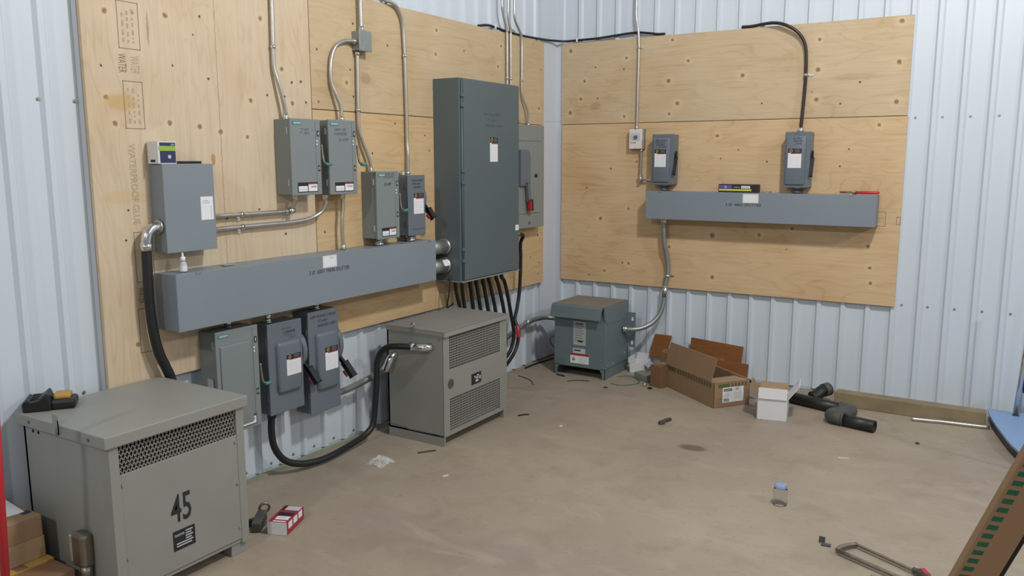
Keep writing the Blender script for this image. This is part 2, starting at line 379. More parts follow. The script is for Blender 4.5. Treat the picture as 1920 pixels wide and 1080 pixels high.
# ------------------------------------------------------------------ plywood backboards
LX, RY = .05, -.03
def sheet(name, lo, hi, base, dark, ax, grain, knots, label, group, smudge=None):
    c = [(a + b) / 2 for a, b in zip(lo, hi)]
    kn = [(u - c[ax], v - lo[2], r) for (u, v, r) in knots]
    sg = [(u - c[ax], v - lo[2], a, b, cc, am) for (u, v, a, b, cc, am) in (smudge or [])]
    m = ply_mat('plywood_' + name, base, dark, ax, grain, kn, sg)
    o = MB().box(lo, hi, .0012).build('plywood_sheet', m); return tag(o, label, 'plywood', group)
R2, R1, R0 = .017, .013, .0075
LVk = [(-3.74, 2.14, R1), (-3.62, 2.15, R0), (-3.47, 2.16, R1), (-3.30, 2.18, R0), (-3.76, 1.81, R1), (-3.73, 1.71, R1), (-3.48, 1.72, R1), (-3.33, 1.71, R1), (-3.22, 1.69, R1), (-3.07, 1.67, R1),
       (-3.27, 1.92, R0), (-3.34, 2.10, .006), (-3.45, 1.96, .006), (-3.77, 1.93, .006), (-3.04, 1.84, R1), (-2.96, 2.22, R1), (-2.84, 2.0, R1), (-2.78, 1.94, R0), (-2.72, 1.95, R0), (-2.94, 1.87, R0),
       (-2.78, 1.84, R1), (-2.69, 1.85, R0), (-2.83, 1.87, R0), (-3.62, 1.06, R1), (-3.70, 1.36, .006), (-3.72, 1.24, .006), (-3.21, 1.3, R0), (-3.02, 1.33, R0), (-2.86, 1.2, R0), (-3.7, .8, R1), (-3.62, .74, R1)]
p_lv = sheet('vertical', (.032, -3.842, .63), (LX, -2.652, 3.07), 'd2c1a8', 'aa9577', 1, 'v', LVk, 'pale plywood sheet set upright behind the upper grey cabinet', 'plywood sheets',
             smudge=[(-3.69, 1.8, .075, .036, 'c0a067', .75), (-3.262, 1.572, .013, .028, 'a97f3f', .8), (-3.55, 2.1, .006, .075, '97714f', .6), (-3.216, 1.6, .0028, 1.2, '8d775a', .55), (-3.7, 1.42, .12, .03, 'c4a878', .4)])
LUk = [(-2.6, 2.12, R0), (-2.36, 2.04, R0), (-2.39, 1.97, R1), (-2.34, 1.9, R0), (-2.33, 2.28, R0), (-2.6, 1.86, R0), (-1.59, 2.34, R1), (-1.6, 2.2, R1), (-.86, 2.33, R1), (-.9, 2.19, R1), (-.31, 2.22, R0), (-.34, 1.94, R1), (-2.05, 2.2, R0), (-1.3, 2.25, R0)]
p_lu = sheet('left_upper', (.032, -2.648, 1.822), (LX, -.264, 2.425), 'c6b393', 'a18a69', 1, 'h', LUk, 'cut plywood strip running along the top of the left wall up to the corner', 'plywood sheets',
             smudge=[(-2.23, 2.01, .045, .03, '96805f', .45)])
LLk = [(-1.68, 1.62, R0), (-2.0, 1.77, R0), (-1.72, 1.71, R0), (-2.59, 1.19, R0), (-.46, .84, R0), (-.33, .79, R0), (-.35, 1.0, R1), (-2.2, 1.6, R0), (-.34, .7, R0)]
p_ll = sheet('left_lower', (.032, -2.648, .63), (LX, -.264, 1.818), 'cfb58d', 'a08259', 1, 'h', LLk, 'warm plywood sheet behind the left wireway and the tall dark cabinet', 'plywood sheets')
RUk = [(.15, 2.38, R2), (.61, 2.3, R1), (.96, 2.4, R1), (1.08, 2.25, R1), (.27, 2.15, R1), (.94, 2.12, R2), (.24, 2.02, R1), (1.01, 1.96, R2), (.15, 1.92, R2), (.6, 1.88, R1), (.95, 1.89, R1), (.38, 2.02, R0), (.36, 2.25, R0), (.59, 2.22, R0),
       (1.47, 2.13, R2), (1.96, 2.33, R1), (1.96, 2.14, R2), (1.96, 1.95, R2), (2.44, 2.16, R2), (2.44, 1.92, R2), (2.44, 2.405, R2), (2.22, 2.05, R0), (1.61, 1.94, R0), (2.11, 1.92, R0), (1.93, 2.0, .006)]
p_ru = sheet('right_upper', (.072, -.012, 1.834), (2.508, RY, 2.437), 'c9b698', 'a28966', 0, 'h', RUk, 'upper plywood strip on the back wall below the black cable', 'plywood sheets',
             smudge=[(.37, 1.97, .05, .03, '9c825d', .45), (2.2, 2.09, .16, .02, 'a1875f', .35)])
RLk = [(2.35, 1.78, R1), (1.31, 1.73, R1), (1.34, 1.57, R0), (1.66, 1.55, R0), (1.46, 1.63, .006), (.71, 1.55, R0), (.65, 1.2, R1), (1.3, 1.03, .022), (1.63, 1.05, R1), (1.85, 1.1, R1), (2.18, 1.63, R0), (2.13, 1.52, R0),
       (.42, 1.12, R2), (.66, .79, R1), (.46, .72, R1), (.33, .68, R0), (1.31, .73, R2), (.98, .93, R1), (2.33, 1.01, R1), (2.35, .87, R1), (2.36, .77, R1), (1.82, .96, .006), (.5, 1.5, R0), (.3, 1.35, R0), (.61, .79, R0)]
p_rl = sheet('right_lower', (.078, -.012, .628), (2.512, RY, 1.830), 'd3b893', 'a1835a', 0, 'h', RLk, 'warm plywood sheet on the back wall behind the shorter wireway', 'plywood sheets')
o = MB().box((.0185, -3.836, .64), (.0318, -3.80, 3.06)).build('furring_strip', 'kraft'); tag(o, 'thin wooden packing strip under the free edge of the upright plywood', 'strip')
# ink stamps on the sheets
mL = lambda u, v, d: (LX + d, u, v)
def ring(parent, u0, u1, v0, v1, t, mapf, m, name='stamp_frame'):
    b = MB()
    for (a, c, e, f) in ((u0, u1, v0, v0 + t), (u0, u1, v1 - t, v1), (u0, u0 + t, v0, v1), (u1 - t, u1, v0, v1)): b.box(mapf(a, e, -.0002), mapf(c, f, .0003))
    return b.build(name, m, parent)
def vtext(s, uc, v0, v1, w, m, parent):     # lettering that reads downwards on the left wall
    return text(s, v0, v1, -w / 2, w / 2, 0, m, parent, mapf=lambda a, b, d: (LX + d, uc + b, v0 + v1 - a))
def stamp_rows(v0, v1, u0):
    b = MB(); rnd = random.Random(int(v0 * 1000))
    for k in range(3):
        v = v0
        while v < v1 - .02:
            w = rnd.uniform(.006, .022); b.box((LX - .0002, u0 + k * .022 - .004, v), (LX + .0003, u0 + k * .022 + .004, v + w)); v += w + rnd.uniform(.006, .016)
    b.build('stamp_print', 'stampf', p_lv)
ring(p_lv, -3.69, -3.595, 2.005, 2.19, .003, mL, 'stamp'); stamp_rows(2.03, 2.17, -3.668);
ring(p_lv, -3.685, -3.597, 1.69, 1.88, .003, mL, 'stamp'); stamp_rows(1.71, 1.86, -3.664);
vtext('WATER', -3.68, 1.91, 1.985, .035, M['stamp'], p_lv); vtext('WATER', -3.625, 1.91, 1.98, .04, M['stampf'], p_lv)
vtext('WATERPROOF GLUE', -3.665, 1.30, 1.63, .03, M['stampf'], p_lv)
ring(p_lv, -3.685, -3.60, 1.06, 1.27, .003, mL, 'stamp'); vtext('WATER', -3.665, .97, 1.04, .035, M['stamp'], p_lv)
ring(p_lv, -3.69, -3.60, .76, .95, .003, mL, 'stamp')
mR = lambda u, v, d: (u, RY - d, v)
ring(p_rl, 2.33, 2.425, 1.14, 1.234, .003, mR, 'stamp'); MB().box((2.385, RY - .0003, 1.16), (2.389, RY + .0002, 1.2)).box((2.397, RY - .0003, 1.18), (2.401, RY + .0002, 1.22)).box((2.409, RY - .0003, 1.165), (2.413, RY + .0002, 1.205)).build('stamp_print', 'stampf', p_rl)
ring(p_rl, 2.487, 2.511, 1.155, 1.204, .003, mR, 'stamp')

# ------------------------------------------------------------------ wall equipment (local frame: x right, -y out of the wall, z up)
HALF = PI / 2
def wall_thing(name, label, cat, side, u, z, group=None):
    loc = (LX, u, z) if side == 'L' else (u, RY, z)
    return thing(name, label, cat, loc, HALF if side == 'L' else 0, True, group)
def sticker(t, x0, x1, z0, z1, y):       # black header with a gold square, red line, white table
    lb = bx('rating_label', (x0, y, z0), (x1, y - .0008, z1), 'white', t, 0, 'white rating label under a black header')
    hz = z0 + (z1 - z0) * .78; w = x1 - x0
    bx('label_header', (x0, y - .0006, hz), (x1, y - .0014, z1), 'blackl', lb, 0)
    bx('header_field', (x0 + w * .5, y - .001, hz + .003), (x1 - w * .1, y - .0017, z1 - .003), 'faint', lb, 0)
    s = min(w * .32, (z1 - hz) * .8); cx = x0 + w * .22; cz = (hz + z1) / 2
    b = MB()
    for (a, c, e, f) in ((-1, 1, -1, -.55), (-1, 1, .55, 1), (-1, -.55, -1, 1), (.55, 1, -1, 1), (-.2, .2, -.2, .2)):
        b.box((cx + a * s / 2, y - .0012, cz + e * s / 2), (cx + c * s / 2, y - .002, cz + f * s / 2))
    b.build('gold_emblem', 'gold', lb)
    bx('red_line', (x0 + w * .2, y - .0006, hz - (z1 - z0) * .05), (x1, y - .0014, hz), 'redp', lb, 0)
    b = MB()
    for k in range(6):
        zz = z0 + (hz - z0) * (.12 + .12 * k); b.box((x0 + w * .1, y - .0006, zz), (x0 + w * .45, y - .0011, zz + .0015)); b.box((x0 + w * .52, y - .0006, zz), (x0 + w * .92, y - .0011, zz + .0015))
    b.build('small_print', 'offw', lb)
def hand(t, lines, x0, x1, ztop, h, y, m='ink', gap=1.5):
    for i, s in enumerate(lines):
        if isinstance(s, tuple): s, a, b = s
        else: a, b = x0, x1
        z = ztop - i * h * gap; text(s, a, b, z - h, z, y, M[m], t, 'handwriting', shear=.15)
def hub(t, x, z, y, up=True, r=.013):
    d = 1 if up else -1
    b = MB(); b.cyl((x, y, z), (x, y, z + d * .006), r * 1.35, 8); b.cyl((x, y, z), (x, y, z + d * .022), r * 1.05, 14); b.build('connector', 'chrome', t)

def lever_switch(label, u0, u1, z0, z1, D, lines, group='lever disconnects', emboss=False, taller=False):
    w = u1 - u0; h = z1 - z0; t = wall_thing('disconnect_switch', label, 'switch box', 'L', (u0 + u1) / 2, z0, group); a, b = -w / 2, w / 2
    bx('body', (a + .003, 0, .004), (b - .003, -D + .012, h - .003), 'greyg', t, .003)
    cv = bx('cover', (a, -D + .012, 0), (b, -D, h), 'greyg', t, .003); y = -D
    if emboss: MB().box((a + .02, y + .002, .03), (b - .05, y - .007, h * .86), .006).build('raised_panel', 'greyg', cv)
    bx('cover_seam', (b - .034, y, .01), (b - .0325, y - .0008, h - .01), 'greyd', cv, 0)
    yy = y - (0.0)
    pl = bx('brand_plate', (a + .014, y, h - .03), (a + .072, y - .002, h - .014), 'teal', t, .0006)
    text('SIEMENS', a + .02, a + .067, h - .0265, h - .0175, y - .002, M['white'], pl)
    for (zz, s) in ((h - .082, 'I'), (h * .315, 'O')):
        bd = bx('position_badge', (b - .024, y, zz), (b - .009, y - .0015, zz + .028), 'blackl', t, .0005)
        if s == 'I': text('I', b - .0185, b - .0145, zz + .006, zz + .022, y - .0015, M['white'], bd)
        else: text('O', b - .022, b - .011, zz + .006, zz + .022, y - .0015, M['white'], bd)
    for zz in (h - .105, h - .122): MB().disc((b - .027, y, zz), (0, -1, 0), .0042, .003, 12).build('rivet', 'white', t)
    st = bx('caution_sticker', (a + .035, y, .014), (b - .03, y - .0008, .062), 'blackl', t, 0)
    m = (a + .035 + b - .03) / 2
    bx('sticker_panel', (a + .04, y - .0006, .018), (m - .003, y - .0014, .044), 'white', st, 0); bx('sticker_panel', (m + .003, y - .0006, .018), (b - .034, y - .0014, .058), 'white', st, 0)
    bx('red_mark', (m + .003, y - .0012, .052), (b - .034, y - .0018, .058), 'redp', st, 0)
    text('DANGER', m + .02, b - .04, .036, .045, y - .0013, M['ink'], st); text('ATTENTION', a + .045, m - .008, .024, .032, y - .0013, M['offw'], st)
    bx('latch', (b - .004, y + .03, h * .19), (b + .012, y + .012, h * .235), 'blackp', t, .002)
    for zz in (.045, h - .075): bx('hinge_slot', (a - .0006, y + .026, zz), (a + .004, y + .020, zz + .032), 'offw', t, 0)
    # lever: steel arm bent outwards, teal grip
    hz = h * .40
    hd = MB().tube(smooth_path([(b + .008, y + .002, hz + .10), (b + .009, y - .002, hz + .05), (b + .011, y - .008, hz + .014), (b + .024, y - .014, hz + .002)], 5), .0058, 8).build('handle', 'steel', t)
    MB().tube(smooth_path([(b + .018, y - .012, hz + .004), (b + .032, y - .017, hz + .0), (b + .044, y - .02, hz + .003)], 4), [.009] * 9, 10).ball((b + .044, y - .02, hz + .003), .0095, 10).build('handle_grip', 'tealh', hd)
    bx('handle_bracket', (b - .004, y + .055, hz - .012), (b + .018, y + .02, hz + .03), 'greyd', t, .003)
    hand(t, *lines) if lines else None
    return t
def fit_lines(y, items): return items

# upper row
S_D = .113
t = lever_switch('wide grey lever disconnect fed by the leftmost conduit, left of its twin', -2.91, -2.712, 1.394, 1.762, S_D, None)
hand(t, [('TO SUB', -.03, .02)], 0, 0, .322, .009, -S_D, 'faint'); hand(t, [('JT', -.04, -.02), ], 0, 0, .307, .012, -S_D, 'faint'); hand(t, [('200 A', -.012, .025)], 0, 0, .307, .013, -S_D, 'faint')
hub(t, -.05, .367, -.035); hub(t, -.035, 0, -.06, False)
t = lever_switch('grey lever disconnect just right of its twin, conduit looping in from the junction box', -2.655, -2.452, 1.389, 1.766, S_D, None)
hand(t, [('600V  3Ø', -.055, .025), ('CONVERTER', -.06, .03)], 0, 0, .335, .014, -S_D, 'faint'); hand(t, [('60 AMP', -.03, .045)], 0, 0, .285, .014, -S_D, 'faint')
hub(t, .075, .376, -.04); hub(t, -.085, 0, -.06, False); hub(t, .05, 0, -.05, False)
t = lever_switch('lower grey lever disconnect standing just above the long wireway', -2.303, -2.114, 1.130, 1.503, S_D, None)
hand(t, [('600V 3Ø', -.02, .055), ('FEEDER', -.03, .05)], 0, 0, .365, .013, -S_D, 'faint', 1.3); hand(t, [('20 AMP', -.03, .03)], 0, 0, .31, .016, -S_D, 'ink')
hub(t, -.045, .372, -.03); hub(t, -.03, 0, -.07, False, .016)
# lower left one
t = lever_switch('large green-grey lever disconnect hanging below the wireway, behind the nearest transformer', -3.406, -3.168, .325, .808, .117, None, emboss=True)
hub(t, .0, .483, -.06)
bx('side_plate', (-.1195, -.05, .2), (-.1205, -.09, .27), 'galv', t, 0)
for (u, z) in ((-3.287, .83),): pass

def knife_switch(label, side, u0, u1, z0, z1, D, style, group, lines):
    w = u1 - u0; h = z1 - z0; t = wall_thing('safety_switch', label, 'switch box', side, (u0 + u1) / 2, z0, group); a, b = -w / 2, w / 2
    bx('body', (a + .002, 0, .003), (b - .002, -D + .008, h - .002), 'sq', t, .003)
    cv = bx('cover', (a, -D + .008, 0), (b, -D, h), 'sq', t, .003); y = -D
    if style == 'big':
        MB().box((a + w * .20, y + .045, h * .22), (b - w * .10, y - .022, h * .79), .02, 5).build('raised_panel', 'sq', cv); ly = y - .022
        sticker(t, a + w * .42, b - w * .16, h * .41, h * .64, ly)
    elif style == 'small':
        MB().box((a + w * .05, y + .03, h * .045), (b - w * .17, y - .011, h * .93), .011, 4).build('raised_panel', 'sq', cv); ly = y - .011
        sticker(t, a + w * .16, a + w * .68, h * .355, h * .70, ly)
    else:
        MB().box((a + w * .22, y + .003, h * .11), (b - w * .08, y - .004, h * .13), .002).build('raised_rib', 'sq', cv); ly = y
        sticker(t, a + w * .32, b - w * .1, h * .36, h * .70, ly)
    for zz in (.16, .78): bx('hinge_pin', (a - .003, y + .02, h * zz), (a + .002, y + .012, h * zz + .03), 'greyd', t, .001)
    MB().disc((b, y + .03, h * .2), (1, 0, 0), .005, .006, 10).build('latch_screw', 'chrome', t)
    if style in ('big', 'plain'):
        s = 1 if style == 'big' else .72
        # round side housing with a lever pointing down and out
        pts = [(b, -D * .62 + .05 * s * math.cos(q), h * .62 + .085 * s * math.sin(q)) for q in [2 * PI * k / 20 for k in range(20)]]
        MB().prism(pts, (.03 * s, 0, 0), .006).build('handle_housing', 'sq', t)
        hz = h * .50
        hd = MB().obox((b + .03, -D * .62 - .02 * s, hz - .02 * s), (.006, 0, 0), (0, -.008, .006), (.012 * s, -.03 * s, -.042 * s), .003).build('handle', 'blackp', t)
        MB().obox((b + .034 + .015 * s, -D * .62 - .06 * s, hz - .078 * s), (.011, 0, .002), (0, -.012, .008), (.010 * s, -.02 * s, -.036 * s), .005).build('handle_grip', 'blackp', hd)
        MB().obox((b + .024 + .014 * s, -D * .62 - .046 * s, hz - .1 * s), (.004, 0, .002), (0, -.005, .004), (.004 * s, -.009 * s, -.014 * s), .001).build('red_inset', 'redp', hd)
        MB().cyl((b + .02, -D * .62, hz), (b + .042, -D * .7, hz), .009, 12).build('pivot', 'chrome', hd)
    else:
        pts = [(b, -D * .45 + .022 * math.cos(q), h * .52 + .055 * math.sin(q)) for q in [2 * PI * k / 18 for k in range(18)]]
        MB().prism(pts, (.007, 0, 0), .002).build('handle_housing', 'greyd', t)
        hd = MB().obox((b + .012, -D * .75, h * .55), (.004, 0, 0), (0, -.009, 0), (0, -.004, .042), .003).build('handle', 'blackp', t)
        MB().obox((b + .012, -D * .95, h * .37), (.006, 0, 0), (0, -.010, .002), (0, -.018, -.058), .004).build('handle_grip', 'blackp', hd)
    return t
t = knife_switch('narrow blue-grey safety switch between the lower lever disconnect and the tall cabinet', 'L', -2.018, -1.858, 1.126, 1.478, .1, 'plain', 'knife safety switches', None)
hand(t, [('TRANSFORMER', -.045, .06), ('FEED 600V', -.035, .035), ('CONVERTER', -.03, .04)], 0, 0, .325, .010, -.1, 'ink', 1.9)
hub(t, -.03, .352, -.025); hub(t, -.02, 0, -.05, False, .018)
t = knife_switch('blue-grey safety switch hanging right beside the green-grey lever disconnect, black hose from its bottom', 'L', -3.105, -2.886, .342, .791, .11, 'big', 'knife safety switches', None)
hand(t, [('600 VOLT', -.02, .045)], 0, 0, .42, .011, -.11, 'faint'); hand(t, [('CONVERTER', -.01, .065)], 0, 0, .402, .014, -.11, 'ink'); hand(t, [('PHASE  3', 0, .06), ('SUPPLY', .025, .07)], 0, 0, .384, .009, -.11, 'faint')
hub(t, -.06, .449, -.06, True, .017)
t = knife_switch('blue-grey safety switch at the right end below the wireway, three lines of marker writing', 'L', -2.843, -2.628, .276, .807, .11, 'big', 'knife safety switches', None)
hand(t, [('600V PHASE 3 FROM', -.09, .09), ('TO 600V', -.04, .03), ('MAIN FEED SUPPLY', -.04, .095)], 0, 0, .51, .014, -.11, 'ink', 1.75)
hub(t, 0, .531, -.06, True, .017)
t = knife_switch('blue-grey safety switch on the back wall, beside the small ivory switch', 'R', .867, 1.031, 1.386, 1.743, .1, 'small', 'knife safety switches', None)
hand(t, [('480V POWER', -.05, .03), ('FOR SHOP', -.05, .02), ('SUB FEED', -.045, .02), ('TO 480V', -.025, .035)], 0, 0, .318, .010, -.111, 'ink', 1.55)
hub(t, -.0, .0, -.05, False, .019)
t = knife_switch('blue-grey safety switch on the back wall, hanging under the thick brown cable', 'R', 1.798, 1.962, 1.381, 1.743, .1, 'small', 'knife safety switches', None)
hand(t, [('SUB', -.02, .0)], 0, 0, .352, .006, -.1, 'ink'); hand(t, [('3Ø 480V', -.03, .03), ('MAIN FEED', -.025, .035), ('PANEL', -.01, .03)], 0, 0, .325, .012, -.111, 'ink', 1.35)
hub(t, -.0, .0, -.05, False, .019)

# grey cabinet, upper left
t = wall_thing('pull_box', 'plain grey cabinet with a white paper label, carton standing on its top', 'cabinet', 'L', -3.4695, 1.178)
bx('body', (-.124, 0, .003), (.124, -.082, .369), 'grey', t, .002); bx('door', (-.1255, -.08, 0), (.1255, -.09, .371), 'grey', t, .002)
lb = bx('paper_label', (.0505, -.09, .13), (.1145, -.0908, .23), 'white', t, 0); text('WIRING\nDIAGRAM', .06, .095, .2, .215, -.0908, M['offw'], lb); bx('label_line', (.1, -.0906, .14), (.1035, -.0912, .19), 'offw', lb, 0)
bx('door_latch', (.1255, -.06, .19), (.129, -.045, .225), 'chrome', t, .001)
MB().disc((-.04, -.03, .0), (0, 0, -1), .01, .004, 12).build('knockout_plug', 'galvd', t)

# long wireway, left
t = wall_thing('wireway', 'long grey wireway trough across the left wall with MAIN SPLITTER in marker', 'wireway', 'L', -2.717, .85)
hw = .888
bx('trough', (-hw, 0, .002), (hw, -.138, .242), 'grey', t, .002); lid = bx('cover', (-hw - .002, -.136, 0), (hw + .002, -.15, .244), 'grey', t, .002)
lb = bx('paper_label', (-.047, -.15, .178), (.051, -.1508, .238), 'white', t, 0); ring(lb, -.042, .046, .183, .233, .0012, lambda u, v, d: (u, -.1507 - d, v), 'offw', 'label_border'); text('CERTIFIED', .0, .03, .222, .227, -.151, M['offw'], lb)
text('3 Ø  600V  MAIN SPLITTER', -.142, .142, .153, .173, -.15, M['ink'], t, 'handwriting', .15)
for x in (-.78, .83):
    bx('cover_clip', (x - .014, -.146, .236), (x + .014, -.152, .247), 'galvd', t, .001)
bx('cover_plate', (-.59, -.05, .244), (-.535, -.085, .248), 'galv', t, .001)
# shorter wireway, right
t = wall_thing('wireway', 'short grey wireway trough on the back wall with 480V SPLITTER in marker', 'wireway', 'R', 1.6165, 1.143)
hw = .7645
bx('trough', (-hw, 0, .002), (hw, -.138, .198), 'grey', t, .002); bx('cover', (-hw - .002, -.136, 0), (hw + .002, -.15, .2), 'grey', t, .002)
lb = bx('paper_label', (-.067, -.15, .132), (.038, -.1508, .192), 'white', t, 0); ring(lb, -.062, .033, .137, .187, .0012, lambda u, v, d: (u, -.1507 - d, v), 'offw', 'label_border')
text('3 Ø  480V SPLITTER', -.184, .058, .108, .128, -.15, M['ink'], t, 'handwriting', .15)
for x in (-.66, .62): bx('cover_clip', (x - .014, -.146, .192), (x + .014, -.152, .203), 'galvd', t, .001)

# tall dark cabinet
t = wall_thing('tall_cabinet', 'tall dark grey disconnect cabinet fed by a row of black cables', 'cabinet', 'L', -1.3015, .817)
a, b, H_, D = -.3345, .3345, 1.233, .207
bx('body', (a, 0, .004), (b, -D + .012, H_), 'greyd', t, .003); dr = bx('door', (a + .028, -D + .012, .008), (b + .002, -D, H_ - .003), 'greyd', t, .003)
bx('bottom_flange', (a - .004, -D - .004, -.004), (b + .004, 0, .004), 'pb', t, .001)
MB().cyl((a + .018, -D + .006, .01), (a + .018, -D + .006, H_ - .01), .006, 10).build('hinge_rod', 'greyd', t)
for zz in (.12, .19, .60, .67, 1.06, 1.12):
    bx('hinge_lug', (a + .006, -D + .012, zz), (a + .034, -D - .006, zz + .022), 'greyd', t, .003)
for zz in (.99,): bx('door_clip', (b - .012, -D, zz), (b + .006, -D - .012, zz + .02), 'galv', t, .002)
sticker(t, -.018, .072, .735, .888, -D)
hand(t, [('MAIN DISCONNECT', -.088, .115), ('3 Ø  600 V', -.07, .085), ('600 AMP  MAIN', -.07, .125)], 0, 0, 1.037, .016, -D, 'faint', 2.1)
bx('inspection_tag', (.289, -D, .275), (.332, -D - .0008, .312), 'white', t, 0)
MB().disc((b - .003, -D * .8, .25), (0, -1, 0), .008, .05, 10).build('lock_bolt', 'galv', t)
# big lever on its right flank
pts = [(b, -.095 + .055 * math.cos(q), .70 + .10 * math.sin(q)) for q in [2 * PI * k / 24 for k in range(24)]]
MB().disc((a + .03, -.08, -.004), (0, 0, -1), .012, .02, 10).build('ground_lug', 'galvd', t)

# panelboard with flange handle, right of it
t = wall_thing('panelboard', 'light grey panel box with a red-tipped flange handle next to the corner', 'cabinet', 'L', -.6215, 1.08)
bx('body', (-.2035, 0, .0), (.2035, -.08, .725), 'pb', t, .003); bx('cover', (-.2055, -.078, -.002), (.2055, -.09, .727), 'pb', t, .003)
bx('cover_crease', (-.15, -.09, .615), (.16, -.0912, .619), 'greyd', t, 0); bx('cover_crease', (-.15, -.09, .10), (.14, -.0912, .104), 'greyd', t, 0)
pl = MB().prism([(-.155, -.09, .30), (-.03, -.09, .30), (-.022, -.09, .33), (-.02, -.09, .50), (-.035, -.09, .545), (-.06, -.09, .555), (-.155, -.09, .555)], (0, -.022, 0), .006).build('handle_housing', 'sq', t)
hd = MB().obox((-.062, -.118, .255), (.017, 0, 0), (0, -.006, 0), (.009, 0, -.065), .004).build('handle', 'sq', t)
MB().obox((-.045, -.122, .165), (.019, 0, 0), (0, -.011, 0), (.003, 0, -.035), .005).build('handle_grip', 'blackp', hd)
MB().obox((-.059, -.126, .165), (.009, 0, 0), (0, -.009, 0), (.002, 0, -.034), .003).build('red_tip', 'red', hd)
bx('black_badge', (.066, -.09, .357), (.108, -.0915, .382), 'blackp', t, .0005)
MB().disc((-.01, -.09, .035), (0, -1, 0), .01, .006, 14).build('lock', 'greyd', t)

# small ivory switch, right wall
t = wall_thing('wall_switch', 'small ivory plastic switch box on the thin conduit', 'switch', 'R', .7195, 1.640)
bx('body', (-.054, 0, 0), (.056, -.035, .147), 'galvd', t, .003); cv = bx('cover', (-.055, -.033, .002), (.046, -.05, .145), 'ivory', t, .004)
bx('dial_plate', (-.043, -.05, .062), (.032, -.0512, .112), 'offw', t, .0004); bx('toggle', (-.012, -.05, .075), (.012, -.062, .098), 'greyd', t, .002)
text('FAN SPEED', -.044, .0, .042, .052, -.05, M['ink'], t); bx('top_line', (-.043, -.05, .115), (.032, -.0508, .118), 'offw', t, 0)
for zz in (.01, .138): MB().disc((-.003, -.05, zz), (0, -1, 0), .003, .002, 8).build('screw', 'galvd', t)
# junction box
t = wall_thing('junction_box', 'square galvanised junction box high on the left plywood', 'junction box', 'L', -2.295, 2.140)
bx('body', (-.046, 0, 0), (.046, -.052, .1), 'galvd', t, .002); cv = bx('cover', (-.049, -.05, -.003), (.049, -.058, .103), 'galvd', t, .002)
for (x, z) in ((-.035, .01), (.035, .09)): MB().disc((x, -.058, z), (0, -1, 0), .0045, .003, 8).build('screw', 'galv', cv)

# ------------------------------------------------------------------ conduits, hoses and cables
def conduit(label, pts, r, m='galv', straps=(), ends=(), n=6, name='conduit', cat='conduit', group='steel conduits', wall='L', smooth=True, seg=12):
    loc = (pts[0][0], pts[0][1], min(p[2] for p in pts)); t = thing(name, label, cat, loc, group=group)
    path = smooth_path(pts, n) if smooth else pts
    MB().tube(path, r, seg).build('pipe', m, t)
    for s in straps:
        (x, y, z, vert) = s; out = Vector((1, 0, 0)) if wall == 'L' else Vector((0, -1, 0)); al = Vector((0, 0, 1)) if vert else (Vector((0, 1, 0)) if wall == 'L' else Vector((1, 0, 0)))
        cr = out.cross(al); c = Vector((x, y, z)); b = MB(); b.tube([c - al * .008, c + al * .008], r * 1.28, 12)
        base = (LX if wall == 'L' else 0)
        depth = (x - LX) if wall == 'L' else (RY - y)
        b.obox(c - cr * (r + .008) - out * (depth - .002), cr * .014, al * .008, out * .002); b.disc(c - cr * (r + .012) - out * (depth - .003), out, .004, .004, 8)
        b.build('strap', 'chrome', t)
    for (p, q, rr) in ends:
        p = Vector(p); q = Vector(q); b = MB(); b.cyl(p, q, r * rr, 12); d = (q - p).normalized(); b.cyl(p + d * .004, p + d * .010, r * rr * 1.25, 8); b.build('connector', 'chrome', t)
    return t
X = .068; r_ = .0100
conduit('tall conduit dropping into the wide twin lever disconnect, farthest left of the risers', [(X, -2.90, 2.72), (X, -2.902, 2.3), (X, -2.906, 2.1), (X, -2.906, 2.0), (.078, -2.892, 1.93), (.084, -2.873, 1.85), (.085, -2.861, 1.79), (.085, -2.861, 1.766)], r_, straps=[(X, -2.906, 2.095, True)], ends=[((.085, -2.861, 1.763), (.085, -2.861, 1.79), 1.2)])
conduit('bent conduit looping from the junction box down to the twin lever disconnect', [(.077, -2.345, 2.185), (X, -2.40, 2.183), (X, -2.468, 2.158), (X, -2.508, 2.107), (X, -2.523, 2.047), (X, -2.524, 1.96), (.08, -2.502, 1.895), (.088, -2.482, 1.84), (.09, -2.478, 1.79), (.09, -2.478, 1.768)], r_, ends=[((.077, -2.341, 2.185), (.077, -2.362, 2.185), 1.25), ((.09, -2.478, 1.767), (.09, -2.478, 1.79), 1.2)])
conduit('straight riser conduit entering the top of the junction box', [(.08, -2.297, 2.75), (.08, -2.297, 2.4), (.08, -2.297, 2.244)], .0115, ends=[((.08, -2.297, 2.241), (.08, -2.297, 2.268), 1.25)])
conduit('conduit from the junction box down to the lower lever disconnect', [(X, -2.32, 2.138), (X, -2.322, 1.99), (X, -2.325, 1.85), (X, -2.324, 1.73), (.074, -2.306, 1.66), (.078, -2.272, 1.59), (.08, -2.254, 1.54), (.08, -2.2535, 1.506)], r_, straps=[(X, -2.325, 1.83, True)], ends=[((X, -2.32, 2.139), (X, -2.32, 2.115), 1.25), ((.08, -2.2535, 1.505), (.08, -2.2535, 1.53), 1.2)])
conduit('conduit bent over the plywood top and down to the narrow safety switch', [(.042, -2.63, 2.442), (.042, -2.5, 2.442), (.042, -2.3, 2.442), (.055, -2.14, 2.442), (.07, -2.01, 2.428), (X, -1.955, 2.385), (X, -1.932, 2.33), (X, -1.925, 2.25), (X, -1.92, 2.1), (X, -1.915, 1.87), (X, -1.915, 1.68), (.076, -1.918, 1.60), (.076, -1.92, 1.54), (.076, -1.9215, 1.482)], r_, straps=[(X, -1.922, 2.155, True)], ends=[((.076, -1.9215, 1.48), (.076, -1.9215, 1.5), 1.2)])
